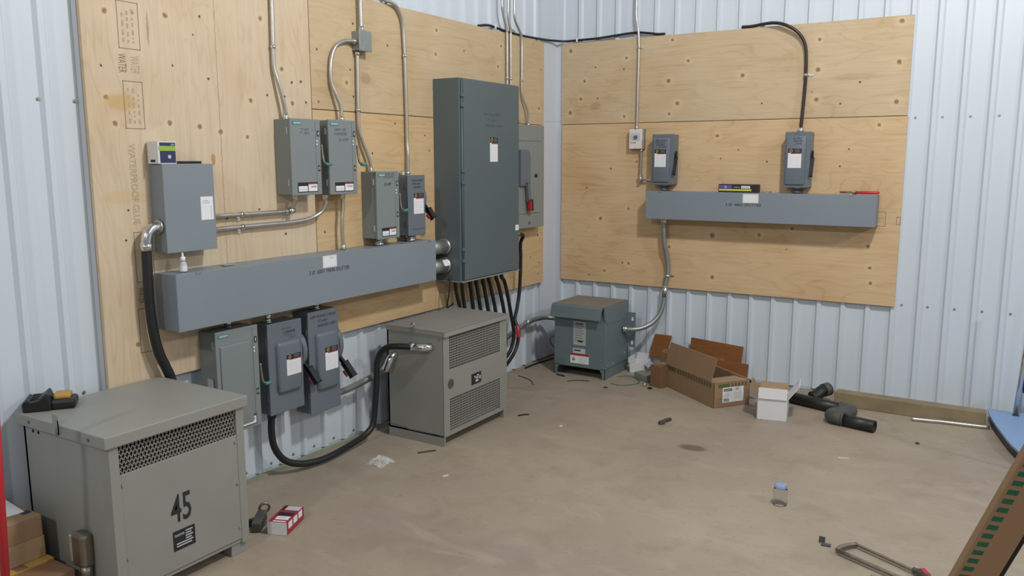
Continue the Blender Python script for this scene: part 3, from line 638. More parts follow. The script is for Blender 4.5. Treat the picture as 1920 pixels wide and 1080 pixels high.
conduit('wavy conduit from the twin lever disconnect down into the wireway', [(.1, -2.503, 1.386), (.1, -2.503, 1.33), (.1, -2.508, 1.285), (.1, -2.513, 1.24), (.1, -2.513, 1.16), (.1, -2.51, 1.097)], r_, ends=[((.1, -2.503, 1.386), (.1, -2.503, 1.362), 1.2), ((.1, -2.51, 1.095), (.1, -2.51, 1.12), 1.35)])
# horizontals between cabinet and twin disconnects
conduit('upper of the two level conduits leaving the grey cabinet', [(.1, -3.344, 1.318), (.085, -3.30, 1.316), (.075, -3.24, 1.315), (.075, -3.0, 1.314), (.075, -2.885, 1.314)], r_, straps=[(.075, -3.15, 1.315, False)], ends=[((.075, -2.885, 1.314), (.075, -2.858, 1.314), 1.3), ((.1, -3.344, 1.318), (.095, -3.33, 1.318), 1.2)])
conduit('short upright conduit with an elbow under the wide twin disconnect', [(.11, -2.8465, 1.39), (.11, -2.8465, 1.37), (.095, -2.845, 1.34), (.085, -2.845, 1.325), (.082, -2.847, 1.313)], r_, ends=[((.11, -2.8465, 1.392), (.11, -2.8465, 1.368), 1.2), ((.078, -2.858, 1.314), (.086, -2.832, 1.318), 1.5)])
conduit('lower of the two level conduits, sweeping up into the right twin', [(.1, -3.344, 1.258), (.085, -3.30, 1.257), (.075, -3.22, 1.257), (.075, -3.0, 1.258), (.076, -2.85, 1.259), (.082, -2.74, 1.268), (.095, -2.665, 1.295), (.108, -2.64, 1.335), (.11, -2.6385, 1.37), (.11, -2.6385, 1.388)], r_, straps=[(.075, -3.15, 1.257, False)], ends=[((.11, -2.6385, 1.388), (.11, -2.6385, 1.364), 1.2)])
# corner risers
conduit('left one of the twin thin risers above the tall cabinet', [(X, -.88, 2.95), (X, -.876, 2.63), (X, -.866, 2.555), (X, -.822, 2.455), (X, -.812, 2.40), (X, -1.015 + .205, 2.2), (X, -.81, 2.048)], .0085, straps=[(X, -.81, 2.12, True)])
conduit('right one of the twin thin risers above the tall cabinet', [(X, -.80, 2.95), (X, -.797, 2.64), (X, -.794, 2.53), (X, -.768, 2.44), (X, -.765, 2.39), (X, -.764, 2.2), (X, -.764, 2.048)], .0085, straps=[(X, -.764, 2.12, True)])
conduit('offset thin riser feeding the panel box by the corner', [(X, -.716, 2.95), (X, -.714, 2.65), (X, -.71, 2.53), (X, -.645, 2.455), (X, -.617, 2.40), (X, -.615, 2.2), (X, -.612, 2.02), (.08, -.572, 1.94), (.085, -.552, 1.88), (.085, -.55, 1.808)], .0085, straps=[(X, -.615, 2.12, True)], ends=[((.085, -.55, 1.806), (.085, -.55, 1.826), 1.3)])
# right wall
conduit('thin conduit dropping to the small ivory switch', [(.685, -.04, 2.95), (.685, -.04, 2.7), (.685, -.04, 2.585), (.705, -.047, 2.49), (.712, -.047, 2.42), (.714, -.047, 2.3), (.712, -.047, 2.0), (.71, -.047, 1.789)], .0085, straps=[(.714, -.047, 2.365, True)], ends=[((.71, -.047, 1.787), (.71, -.047, 1.812), 1.3)], wall='R')
conduit('short conduit under the ivory switch turning to the safety switch', [(.757, -.06, 1.638), (.756, -.06, 1.55), (.755, -.06, 1.44)], .0085, ends=[((.757, -.06, 1.64), (.757, -.06, 1.618), 1.2), ((.755, -.06, 1.45), (.755, -.06, 1.40), 1.7), ((.757, -.06, 1.415), (.866, -.06, 1.419), .8)], wall='R')
conduit('thick conduit dropping from the short wireway and sweeping to the slate transformer', [(.962, -.10, 1.142), (.962, -.10, 1.08), (.965, -.09, .96), (.978, -.07, .87), (.985, -.06, .80), (.985, -.06, .73), (.97, -.066, .64), (.968, -.07, .56), (.962, -.08, .49), (.938, -.10, .42), (.895, -.14, .365), (.84, -.19, .335), (.785, -.225, .327), (.722, -.24, .327)], .0172, 'galvd', straps=[(.984, -.06, .72, True)], ends=[((.972, -.066, .645), (.969, -.069, .565), 1.25), ((.722, -.24, .327), (.752, -.238, .327), 1.35), ((.962, -.10, 1.143), (.962, -.10, 1.11), 1.25)], wall='R')
conduit('grey conduit passing low along the corner into the slate transformer', [(.08, -1.10, .27), (.08, -.85, .30), (.08, -.68, .335), (.08, -.56, .358), (.085, -.44, .368), (.11, -.33, .366), (.16, -.29, .36), (.23, -.275, .357), (.3, -.27, .356)], .0185, 'galvd', ends=[((.08, -.57, .357), (.081, -.53, .363), 1.2)])
# black cables along the top
def cable(label, pts, r, m, n=6, name='cable', clips=(), group='black cables'):
    t = thing(name, label, 'cable', (pts[0][0], pts[0][1], min(p[2] for p in pts)), group=group)
    MB().tube(smooth_path(pts, n), r, 10).build('jacket', m, t)
    for c in clips: MB().obox(c[0], c[1], c[2], c[3], .001).build('clip', 'white', t)
    return t
cable('black cable lying along the plywood tops and around the corner', [(.038, -1.12, 2.40 + .03), (.038, -1.04, 2.445), (.038, -.97, 2.45), (.038, -.88, 2.444), (.038, -.75, 2.438), (.038, -.55, 2.437), (.04, -.3, 2.444), (.055, -.12, 2.452), (.12, -.045, 2.452), (.22, -.03, 2.455), (.36, -.028, 2.456), (.49, -.026, 2.464), (.6, -.024, 2.472), (.69, -.022, 2.474), (.77, -.022, 2.464), (.84, -.0215, 2.452), (.9, -.0215, 2.449)], .0085, 'cable',
      clips=[((.038, -.925, 2.45), Vector((.014, 0, 0)), Vector((0, .006, 0)), Vector((0, 0, .014))), ((.205, -.028, 2.457), Vector((.006, 0, 0)), Vector((0, .014, 0)), Vector((0, 0, .015)))])
cable('black strap of cable standing over the left plywood top', [(.04, -2.03, 2.433), (.035, -2.06, 2.49), (.032, -2.1, 2.58), (.032, -2.13, 2.75)], .012, 'cable')
t = cable('thick brown-black cable bending over the plywood down to a safety switch', [(1.45, -.021, 2.45), (1.52, -.024, 2.449), (1.60, -.04, 2.455), (1.68, -.065, 2.452), (1.755, -.075, 2.43), (1.825, -.068, 2.385), (1.868, -.058, 2.325), (1.885, -.052, 2.25), (1.89, -.049, 2.11), (1.888, -.049, 2.01), (1.884, -.055, 1.88), (1.88, -.06, 1.79), (1.878, -.06, 1.748)], .0105, 'brownc')
MB().cyl((1.878, -.06, 1.744), (1.878, -.06, 1.772), .019, 10).cyl((1.878, -.06, 1.746), (1.878, -.06, 1.754), .024, 8).build('connector', 'chrome', t)
MB().tube([(1.89, -.049, 2.10), (1.89, -.049, 2.118)], .013, 12).obox((1.918, -.033, 2.109), (.016, 0, 0), (0, .002, 0), (0, 0, .008)).build('strap', 'chrome', t)
# feeders below the tall cabinet
tops = [(-1.563, .1), (-1.492, .12), (-1.402, .13), (-1.332, .13), (-1.253, .13), (-1.182, .13), (-1.09, .13), (-1.022, .13)]
bots = [(-1.516, .636), (-1.466, .624), (-1.366, .602), (-1.281, .583), (-1.191, .564), (-1.099, .542), (-.989, .519), (-.87, .40)]
words = ['first', 'second', 'third', 'fourth', 'fifth', 'sixth', 'seventh', 'eighth']
for i, ((ya, xa), (yb, zb)) in enumerate(zip(tops, bots)):
    pts = [(.15, ya, .812), (.15, ya + .002, .77), (.15, (ya * 2 + yb) / 3 + .004, .70), (.15, yb, zb)]
    zf = .50 - .055 * i
    if i < 7: pts += [(.15, yb + .015, zb - (zb - zf) * .45), (.148, yb - .01, zb - (zb - zf) * .8), (.15, (yb - 1.6) / 2, zf + .005), (.175, -1.603, zf)]
    else: pts += [(.15, -.862, .34), (.15, -.875, .27), (.145, -.93, .20), (.14, -1.1, .135), (.14, -1.35, .115), (.175, -1.603, .115)]
    cable(words[i] + ' of the black feeder cables under the tall cabinet, counted from the left', pts, 0.0128 if i not in (0, 1) else .0118, 'cable', name='feeder_cable', group='feeder cables under the tall cabinet')
t = cable('black feeder cable with red tape hanging at the right flank of the tall cabinet', [(.2, -.93, 1.06), (.19, -.80, 1.04), (.155, -.775, .98), (.15, -.765, .88), (.15, -.77, .75), (.15, -.785, .62), (.15, -.815, .52), (.15, -.843, .44), (.188, -.858, .37), (.19, -.862, .32), (.188, -.885, .25), (.188, -.95, .19), (.2, -1.1, .135), (.215, -1.35, .115), (.235, -1.603, .11)], .0128, 'cable', name='feeder_cable', group='feeder cables under the tall cabinet')
MB().tube(smooth_path([(.174, -.852, .398), (.188, -.859, .365), (.19, -.863, .315)], 4), .0145, 12).build('tape', 'red', t)
cable('thin bare ground wire curling out under the tall cabinet', [(.17, -1.645, .85), (.175, -1.655, .82), (.17, -1.66, .74), (.15, -1.655, .66), (.13, -1.61, .645), (.12, -1.55, .66)], .005, 'brownc')
# wireway nipples
for z, w in ((1.035, 'upper'), (.918, 'lower')):
    t = thing('conduit_nipple', w + ' fat galvanised nipple joining the long wireway to the tall cabinet', 'conduit', (.135, -1.82, z - .05), group='wireway nipples')
    MB().cyl((.135, -1.829, z), (.135, -1.66, z), .043, 24).build('pipe', 'galvd', t); MB().cyl((.135, -1.668, z), (.135, -1.638, z), .048, 24).build('locknut', 'galv', t)
    MB().cyl((.135, -1.829, z), (.135, -1.815, z), .047, 24).build('bushing', 'galvd', t)
    if z < 1: MB().obox((.1735, -1.69, z + .0205), (.010, 0, -.018), (0, .026, 0), (.0009, 0, .0005)).build('paper_tag', 'white', t)
# ribbed black conduit from the grey cabinet
t = thing('flexible_conduit', 'ribbed black flexible conduit with a bright elbow at the left of the grey cabinet', 'conduit', (.1, -3.64, .4))
MB().tube(smooth_path([(.1, -3.594, 1.29), (.1, -3.625, 1.287), (.1, -3.652, 1.268), (.1, -3.664, 1.235), (.1, -3.665, 1.205)], 5), .0215, 16).tube([(.1, -3.664, 1.228), (.1, -3.665, 1.195)], .025, 16).build('elbow', 'chrome', t)
MB().cyl((.1, -3.597, 1.29), (.1, -3.607, 1.29), .03, 8).build('locknut', 'galv', t)
MB().tube(smooth_path([(.1, -3.665, 1.20), (.1, -3.667, 1.10), (.1, -3.668, .98), (.1, -3.660, .86), (.1, -3.64, .76), (.1, -3.612, .69), (.1, -3.588, .62), (.1, -3.58, .5)], 24), .0215, 14, ridge=.09).build('hose', 'black', t)
# hose from safety switch to transformer
t = thing('flexible_conduit', 'smooth black hose looping along the floor from a safety switch to the middle transformer', 'conduit', (.12, -2.99, .02))
MB().tube(smooth_path([(.105, -3.052, .342), (.105, -3.06, .25), (.11, -3.05, .16), (.125, -3.005, .085), (.15, -2.93, .045), (.17, -2.83, .03), (.175, -2.72, .03), (.16, -2.58, .035), (.155, -2.46, .05), (.16, -2.39, .09), (.163, -2.37, .17), (.173, -2.362, .30), (.178, -2.36, .40), (.184, -2.36, .46), (.205, -2.355, .51), (.25, -2.345, .545), (.32, -2.33, .556), (.40, -2.302, .556)], 8), .0172, 16).build('hose', 'black', t)
MB().cyl((.105, -3.052, .342), (.105, -3.054, .315), .022, 14).build('fitting', 'blackp', t)
MB().tube(smooth_path([(.385, -2.30, .556), (.43, -2.298, .557), (.465, -2.285, .557), (.48, -2.258, .557)], 5), [.0205] * 5 + [.022] * 11, 16).tube([(.372, -2.301, .556), (.402, -2.30, .556)], .024, 8).build('elbow', 'chrome', t)
t = thing('flexible_conduit', 'grey sagging conduit from the right safety switch to the bright elbow on the middle transformer', 'conduit', (.1, -2.63, .3))
MB().tube(smooth_path([(.1, -2.70, .315), (.1, -2.60, .322), (.1, -2.50, .326), (.1, -2.40, .337), (.115, -2.33, .355), (.15, -2.30, .38), (.19, -2.292, .405)], 7), .018, 14).build('hose', 'galvd', t)
MB().tube(smooth_path([(.185, -2.292, .40), (.203, -2.292, .425), (.213, -2.285, .455), (.217, -2.265, .475), (.218, -2.25, .478)], 5), .024, 16).build('elbow', 'chrome', t)
for (y, z0, z1, xx, w) in ((-3.287, .808, .85, .11, 'green-grey lever disconnect'), (-3.055, .791, .85, .11, 'hose-fed safety switch'), (-2.735, .807, .85, .11, 'marker-written safety switch')):
    t = thing('conduit_nipple', 'short nipple between the long wireway and the ' + w, 'conduit', (xx, y, z0), group='nipples under the long wireway')
    MB().cyl((xx, y, z0), (xx, y, z1 + .001), .017, 14).build('pipe', 'chrome', t); MB().cyl((xx, y, z1 - .012), (xx, y, z1 - .001), .026, 8).build('locknut', 'galv', t)
for (y, z0, w) in ((-2.2385, 1.130, 'lower lever disconnect'), (-1.958, 1.126, 'narrow safety switch')):
    t = thing('conduit_nipple', 'short nipple between the top of the long wireway and the ' + w, 'conduit', (.115, y, 1.094), group='nipples on the long wireway')
    MB().cyl((.115, y, 1.093), (.115, y, z0), .022, 14).build('pipe', 'galvd', t); MB().cyl((.115, y, 1.095), (.115, y, 1.107), .03, 8).build('locknut', 'chrome', t)
for (x, w) in ((.949, 'beside the ivory switch'), (1.88, 'under the brown cable')):
    t = thing('conduit_nipple', 'short nipple between the short wireway and the safety switch ' + w, 'conduit', (x, -.08, 1.343), group='nipples on the short wireway')
    MB().cyl((x, -.08, 1.342), (x, -.08, 1.386), .024, 14).build('pipe', 'absg', t); MB().cyl((x, -.08, 1.346), (x, -.08, 1.356), .034, 8).build('locknut', 'greyd', t)

# ------------------------------------------------------------------ transformer nearest the camera (45)
t = thing('transformer', 'nearest pale grey floor transformer stencilled 45, mesh vent along its top', 'transformer', (.335, -3.915, 0), group='floor transformers')
x0, x1, ya, yb = .075, .60, -4.20, -3.635
b = MB(); b.box((x0, ya, .05), (x1 - .05, ya + .012, .605)); b.box((x0, yb - .012, .05), (x1 - .05, yb, .605)); b.box((x0, ya, .05), (x0 + .012, yb, .605)); b.box((x0, ya, .05), (x1 - .004, yb, .062)); b.build('body', 'kraft' and 't1', t)
for y, w in ((ya, .036), (yb - .036, .036)): bx('corner_post', (x1 - .052, y, .045), (x1 + .003, y + w, .606), 't1', t, .002)
fp = bx('front_panel', (x1 - .006, ya + .034, .065), (x1, yb - .034, .497), 't1', t, .002)
for (y, z) in ((ya + .043, .46), (ya + .043, .19), (yb - .043, .47), (yb - .043, .30), (yb - .043, .115)): MB().disc((x1, y, z), (1, 0, 0), .006, .005, 8).build('panel_bolt', 'galv', fp)
bx('core', (x0 + .02, ya + .02, .40), (x1 - .03, yb - .02, .58), 'dark', t, .01)
b = MB(); v0, v1, z0, z1 = ya + .036, yb - .036, .495, .603; nx = 33; pit = (v1 - v0) / nx; slope = 2.1
def diag(b, s):
    for k in range(-6, nx + 7):
        ys = v0 + k * pit; P = []
        # clip the strand to the opening
        h = z1 - z0; dy = h / slope * s
        yA, yB = (ys, ys + dy); zA, zB = z0, z1
        def cl(y, yo, zo, y2, z2): return zo + (y - yo) * (z2 - zo) / (y2 - yo)
        pts = [(yA, zA), (yB, zB)]
        lo = max(v0, min(yA, yB)); hi = min(v1, max(yA, yB))
        if hi - lo < .002: continue
        q = [(lo, cl(lo, yA, zA, yB, zB)), (hi, cl(hi, yA, zA, yB, zB))]
        d = Vector((0, q[1][0] - q[0][0], q[1][1] - q[0][1])); c = Vector((x1 - .008, (q[0][0] + q[1][0]) / 2, (q[0][1] + q[1][1]) / 2)); n = Vector((1, 0, 0)).cross(d).normalized()
        b.obox(c, d / 2, n * .0018, Vector((.0012, 0, 0)))
diag(b, 1); diag(b, -1)
b.build('vent_mesh', 't1', t)
ld = MB().box((x0 - .015, ya - .018, .603), (x1 + .014, yb + .018, .647), .004).build('lid', 't1', t)
for x in (.15, .52): MB().disc((x, ya - .018, .625), (0, -1, 0), .006, .003, 10).build('lid_bolt', 'greyd', ld)
tb = MB().box((.315, ya - .022, .612), (.345, ya - .018, .684)).box((.342, ya - .034, .612), (.345, ya - .018, .665)).build('lift_tab', 'galvd', t)
text('45', -3.98, -3.893, .243, .352, 0, M['ink'], t, 'stencil_number', 0, mapf=lambda u, v, d: (x1 + d, u, v), bold=.013)
npl = bx('nameplate', (x1, -3.978, .137), (x1 + .001, -3.884, .213), 'blackl', t, 0)
b = MB()
for i in range(6):
    z = .150 + i * .0098
    b.box((x1 + .0008, -3.925 if i > 1 else -3.965, z), (x1 + .0016, -3.90 + .006 * (i % 2), z + .0045))
b.build('plate_print', 'offw', npl)
text('TRANSFORMER', -3.972, -3.93, .19, .2, 0, M['offw'], npl, mapf=lambda u, v, d: (x1 + .001 + d, u, v))
for (y) in (ya + .03, yb - .06):
    for x in (x0 + .02, x1 - .06): bx('foot', (x, y - .02, 0), (x + .05, y + .05, .05), 't1', t, .002)
cb_ = MB().box((.40, ya - .046, .15), (.475, ya, .275), .014).build('conduit_fitting', 'steel', t)
MB().box((.396, ya - .05, .165), (.412, ya - .006, .268), .006).build('fitting_cover', 'galv', cb_); MB().cyl((.455, ya - .024, .155), (.455, ya - .024, .105), .02, 14).build('fitting_hub', 'steel', cb_)
for x in (.14, .175): MB().disc((x, ya, .585), (0, -1, 0), .006, .002, 10).build('vent_hole', 'dark', t)
# battery charger on its lid
t = thing('battery_charger', 'black battery charger with an amber pad on the nearest transformer', 'charger', (.115, -4.115, .647), math.radians(52), True)
MB().prism([(-.085, -.05, 0), (.01, -.05, 0), (.01, -.05, .03), (-.005, -.05, .068), (-.03, -.05, .048), (-.06, -.05, .042), (-.075, -.05, .05), (-.088, -.05, .03)], (0, .1, 0), .006).build('body', 'blackp', t)
pk = MB().box((.005, -.045, 0), (.088, .05, .036), .010).build('battery_bay', 'blackp', t)
MB().box((.012, -.02, .03), (.07, .045, .054), .009).build('amber_pad', 'amber', pk)
for y in (-.03, 0, .03): MB().box((-.06, y - .004, .04), (-.025, y + .004, .05), .002).build('contact_rib', 'blackp', t)

# ------------------------------------------------------------------ middle transformer
t = thing('transformer', 'middle grey floor transformer with two perforated vents and a round badge', 'transformer', (.36, -1.93, 0), group='floor transformers')
x0, x1, ya, yb = .165, .558, -2.25, -1.605
b = MB(); b.box((x0, ya, .052), (x1 - .002, ya + .01, .622)); b.box((x0, yb - .01, .052), (x1 - .002, yb, .622)); b.box((x0, ya, .052), (x0 + .01, yb, .622)); b.box((x0, ya, .052), (x1 - .004, yb, .062)); b.build('body', 't2', t)
va, vb = -2.193, -1.683
b = MB()
for (a0, a1, c0, c1) in ((ya, va, .052, .622), (vb, yb, .052, .622), (va, vb, .262, .427), (va, vb, .052, .078), (va, vb, .612, .622)): b.box((x1 - .004, a0, c0), (x1, a1, c1))
b.build('front_panel', 't2', t)
for (c0, c1) in ((.427, .612), (.078, .262)):
    b = MB(); n = 34; m = 13
    for k in range(1, n): y = va + (vb - va) * k / n; b.box((x1 - .0035, y - .0021, c0), (x1 - .0008, y + .0021, c1))
    for k in range(1, m): z = c0 + (c1 - c0) * k / m; b.box((x1 - .003, va, z - .002), (x1 - .0012, vb, z + .002))
    b.build('vent_grille', 't2', t)
bx('core', (x0 + .03, ya + .05, .12), (x1 - .05, yb - .05, .56), 'dark', t, .01)
ld = MB().prism([(x0 - .004, ya - .004, .622), (x0 - .004, ya - .004, .648), (x1 + .012, ya - .004, .642), (x1 + .014, ya - .004, .618), (x1 + .002, ya - .004, .622)], (0, yb - ya + .008, 0)).build('lid', 't2', t); MB().prism([(x0 - .002, ya - .002, .6482), (x1 + .008, ya - .002, .6436), (x1 + .008, yb + .002, .6436), (x0 - .002, yb + .002, .6482)], (0, 0, .0012)).build('dusty_top', 'dust2', ld)
MB().tube([(.353 + .012 * math.cos(q), ya - .004, .663 + .014 * math.sin(q)) for q in [2 * PI * k / 14 for k in range(14)]], .004, 8, closed=True).box((.343, ya - .006, .625), (.363, ya - .001, .655)).build('lifting_eye', 'galvd', t)
bg_ = MB().disc((x1, -2.185, .345), (1, 0, 0), .028, .002, 24).build('round_badge', 'steel', t); MB().disc((x1 + .002, -2.185, .345), (1, 0, 0), .022, .0006, 24).build('badge_field', 'absg', bg_)
npl = bx('nameplate', (x1, -1.985, .288), (x1 + .001, -1.885, .352), 'blackl', t, 0)
b = MB()
for (y, z, w, h) in ((-1.945, .30, .03, .012), (-1.94, .318, .025, .01), (-1.93, .332, .02, .008), (-1.905, .31, .012, .02), (-1.955, .325, .01, .012)): b.box((x1 + .0008, y, z), (x1 + .0016, y + w, z + h))
b.build('plate_print', 'offw', npl)
b = MB(); b.box((x0, ya, 0), (x1, ya + .012, .054)); b.build('base_skirt', 't2', t)
for y in (yb - .03,): bx('foot', (x1 - .05, y, 0), (x1 - .002, y + .03, .054), 't2', t, .001); bx('foot', (x0, y, 0), (x0 + .05, y + .03, .054), 't2', t, .001)
MB().prism([(x0 + .002, ya - .0012, .078), (x0 + .13, ya - .0012, .070), (x0 + .14, ya - .0012, .062), (x0 + .27, ya - .0012, .064), (x0 + .28, ya - .0012, .056), (x1 - .005, ya - .0012, .058), (x1 - .005, ya - .0012, .054), (x0 + .27, ya - .0012, .059), (x0 + .14, ya - .0012, .058), (x0 + .13, ya - .0012, .066), (x0 + .002, ya - .0012, .074)], (0, .001, 0)).build('skirt_seam', 'greyd', t)
for (x, z) in ((.2, .56), (.53, .62 - .02)): MB().disc((x, ya, z), (0, -1, 0), .006, .002, 8).build('panel_screw', 'galvd', t)
# ------------------------------------------------------------------ slate transformer by the corner
t = thing('transformer', 'small slate transformer with a hooded lid and red-topped warning sticker by the corner', 'transformer', (.51, -.34, 0), group='floor transformers')
x0, x1, yf, yk = .303, .715, -.535, -.15
b = MB(); b.box((x0, yf, .07), (x1, yk, .505), .002)
for (xa, xb) in ((x0, x0 + .03), (x1 - .03, x1)):
    pass
b.build('body', 't3', t)
for (xa, sgn) in ((x0, 1), (x1, -1)):
    MB().prism([(xa, yf, .075), (xa, yf, 0), (xa + sgn * .022, yf, 0), (xa + sgn * .026, yf, .045), (xa + sgn * .045, yf, .075)], (0, .004, 0)).box((xa, yf, 0), (xa + sgn * .003, yk, .075)).build('leg_panel', 't3', t)
MB().prism([(x0 - .008, yf - .03, .523), (x0 - .008, yf - .034, .519), (x0 - .012, yf - .052, .438), (x0 - .012, yf - .047, .437), (x0 - .008, yf - .03, .508), (x0 - .008, yk, .508), (x0 - .008, yk + .004, .53), (x0 - .008, yf - .02, .53)], (x1 - x0 - .008, 0, 0)).build('hood', 't3', t); MB().box((x0 - .004, yf - .018, .5302), (x1 - .006, yk, .5316)).build('dusty_top', 'dust', t)
MB().prism([(x1 - .004, yf - .028, .53), (x1 - .004, yf - .012, .44), (x1 - .004, yf + .03, .40), (x1 - .004, yk, .40), (x1 - .004, yk, .53)], (.007, 0, 0)).build('side_cheek', 't3', t)
fl_ = MB().box((x1, yk - .004, .175), (x1 + .065, yk, .44)).build('mounting_flange', 't3', t)
for z in (.205, .385): MB().box((x1 + .036, yk - .0048, z), (x1 + .046, yk - .0035, z + .02)).disc((x1 + .041, yk - .0035, z), (0, -1, 0), .009, .0012, 12).build('keyhole', 'white', fl_)
pl = bx('data_plate', (.46, yf, .235), (.56, yf - .001, .408), 'plate', t, 0); b = MB()
for i in range(7): b.box((.472, yf - .0008, .268 + .018 * i), (.548 - .01 * (i % 3), yf - .0016, .272 + .018 * i))
b.build('plate_print', 'greyd', pl); bx('plate_badge', (.497, yf - .0008, .258), (.535, yf - .0018, .270), 'ink', pl, 0); bx('plate_heading', (.475, yf - .0008, .386), (.54, yf - .0016, .398), 'faint', pl, 0)
bx('small_plate', (.458, yf, .172), (.557, yf - .0008, .21), 'offw', t, 0); bx('small_plate_print', (.468, yf - .0006, .19), (.52, yf - .0014, .2), 'ink', t, 0)
st = bx('warning_sticker', (.437, yf - .0004, .098), (.586, yf - .0014, .173), 'white', t, 0)
bx('red_band', (.437, yf - .0012, .156), (.586, yf - .002, .173), 'redp', st, 0)
MB().prism([(.449, yf - .0014, .118), (.478, yf - .0014, .118), (.4635, yf - .0014, .146)], (0, -.0008, 0)).build('hazard_triangle', 'ink', st)
MB().prism([(.454, yf - .002, .121), (.473, yf - .002, .121), (.4635, yf - .002, .139)], (0, -.0006, 0)).build('triangle_field', 'gold', st)
b = MB()
for i in range(5): b.box((.505, yf - .0012, .106 + .0085 * i), (.578 - .012 * (i % 2), yf - .0019, .1095 + .0085 * i))
b.build('small_print', 'offw', st)
for (x, y) in ((.66, -.50), (.69, -.52)): MB().disc((x, y, .53), (0, 0, 1), .007, .003, 8).build('lid_screw', 'chrome', t)
for (y, z) in ((-.49, .10), (-.40, .10), (-.2, .42), (-.2, .14)): MB().disc((x1, y, z), (1, 0, 0), .006, .003, 8).build('panel_screw', 'chrome', t)

# ------------------------------------------------------------------ things standing on the wall equipment
t = thing('lamp_carton', 'small white carton with navy and lime print on the grey cabinet', 'carton', (.09, -3.56, 1.549))
bx('box', (.06, -3.603, 1.549), (.13, -3.517, 1.640), 'wcard', t, .001); fr = bx('front_print', (.13, -3.598, 1.553), (.1306, -3.52, 1.636), 'navy', t, 0)
bx('lime_band', (.1304, -3.598, 1.602), (.131, -3.52, 1.622), 'lime', fr, 0); bx('white_edge', (.1303, -3.598, 1.553), (.1309, -3.595, 1.636), 'white', fr, 0)
text('LED', -3.54, -3.525, 1.625, 1.631, 0, M['white'], fr, mapf=lambda u, v, d: (.1306 + d, u, v)); MB().disc((.1304, -3.55, 1.578), (1, 0, 0), .008, .0008, 12).build('lamp_picture', 'offw', fr)
bx('bar_code', (.08, -3.6036, 1.556), (.11, -3.603, 1.566), 'ink', t, 0)
o = MB().obox((.075, -3.435, 1.5545), (0, .075, 0), (.012, 0, 0), (0, 0, .0055), .002).build('metal_bar', 'blackp'); tag(o, 'flat black bar lying on top of the grey cabinet', 'bar')
t = thing('dropper_bottle', 'small white-capped bottle standing on the long wireway', 'bottle', (.14, -3.525, 1.094))
MB().tube([(.14, -3.525, 1.094), (.14, -3.525, 1.128), (.14, -3.525, 1.135), (.14, -3.525, 1.14)], [.0155, .0155, .011, .008], 16).build('bottle', 'offw', t)
MB().tube([(.14, -3.525, 1.139), (.14, -3.525, 1.158), (.14, -3.525, 1.159), (.14, -3.525, 1.176)], [.0105, .0105, .005, .003], 14).build('cap', 'white', t)
MB().tube([(.14, -3.525, 1.098), (.14, -3.525, 1.122)], .0159, 16, cap=False).build('label', 'white', t)
t = thing('blade_pack', 'black and violet retail pack with a yellow stripe lying on the short wireway', 'pack', (1.508, -.12, 1.343))
bx('pack', (1.373, -.16, 1.343), (1.642, -.10, 1.398), 'blackl', t, .002)
f_ = bx('violet_panel', (1.377, -.16, 1.368), (1.465, -.1608, 1.392), 'violet', t, 0); text('2', 1.415, 1.43, 1.372, 1.388, -.1608, M['white'], f_)
bx('yellow_stripe', (1.378, -.16, 1.354), (1.60, -.1608, 1.365), 'yellow', t, 0); f_ = bx('white_panel', (1.53, -.16, 1.37), (1.59, -.1608, 1.388), 'white', t, 0); text('HEX BITS', 1.535, 1.585, 1.375, 1.383, -.1608, M['ink'], f_)
text('DRIVER', 1.48, 1.52, 1.374, 1.382, -.16, M['offw'], t)
t = thing('pliers', 'red-handled pliers lying on the right end of the short wireway', 'pliers', (2.27, -.13, 1.343))
MB().prism([(2.155, -.13, 1.35), (2.20, -.145, 1.35), (2.235, -.148, 1.35), (2.26, -.14, 1.35), (2.26, -.12, 1.35), (2.235, -.112, 1.35), (2.2, -.116, 1.35)], (0, 0, .014), .002).build('jaws', 'steel', t)
MB().disc((2.245, -.13, 1.343), (0, 0, 1), .012, .024, 16).build('pivot', 'greyd', t)
MB().tube(smooth_path([(2.255, -.14, 1.357), (2.29, -.150, 1.357), (2.34, -.152, 1.357), (2.388, -.143, 1.357)], 5), .0085, 10).build('handle', 'red', t)
MB().tube(smooth_path([(2.255, -.12, 1.357), (2.29, -.108, 1.357), (2.34, -.106, 1.357), (2.388, -.117, 1.357)], 5), .0085, 10).build('handle', 'red', t)
for i, (x, y) in enumerate(((1.668, -.12), (1.69, -.13), (1.705, -.115), (1.72, -.128))):
    o = MB().cyl((x, y, 1.343), (x + .004, y, 1.352), .004, 8).disc((x + .004, y, 1.351), (0, 0, 1), .006, .002, 8).build('wood_screw', 'chrome'); tag(o, ('leftmost', 'second from left', 'third from left', 'rightmost')[i] + ' of four tiny loose screws on the short wireway beside the retail pack', 'screw', 'loose screws on the short wireway')

# ------------------------------------------------------------------ cartons and floor items
def open_box(t, L_, Wd, H, m, inner=None, th=.004):
    b = MB(); b.box((0, 0, 0), (L_, Wd, th)); b.box((0, 0, 0), (L_, th, H)); b.box((0, Wd - th, 0), (L_, Wd, H)); b.box((0, 0, 0), (th, Wd, H)); b.box((L_ - th, 0, 0), (L_, Wd, H)); return b.build('box', m, t)
def dashes(name, m, t, p0, step, size, n, nrm):
    for i in range(n):
        c = Vector(p0) + Vector(step) * i; MB().obox(c, Vector(size[0]), Vector(size[1]), Vector(nrm) * .0004).build(name, m, t)
ang = math.atan2(-.327, .437)
t = thing('cardboard_carton', 'long open brown carton with a white shipping label on its end', 'carton', (1.156, -.455, 0), ang, True)
Lc, Wc, Hc = .546, .272, .165
open_box(t, Lc, Wc, Hc, 'kraft')
fp = MB().obox((Lc / 2 - .01, -.012 + .018, Hc + .078), (Lc / 2 - .004, 0, .003), (0, .002, 0), (.012, .012, .078)).build('front_flap', 'kraft', t)
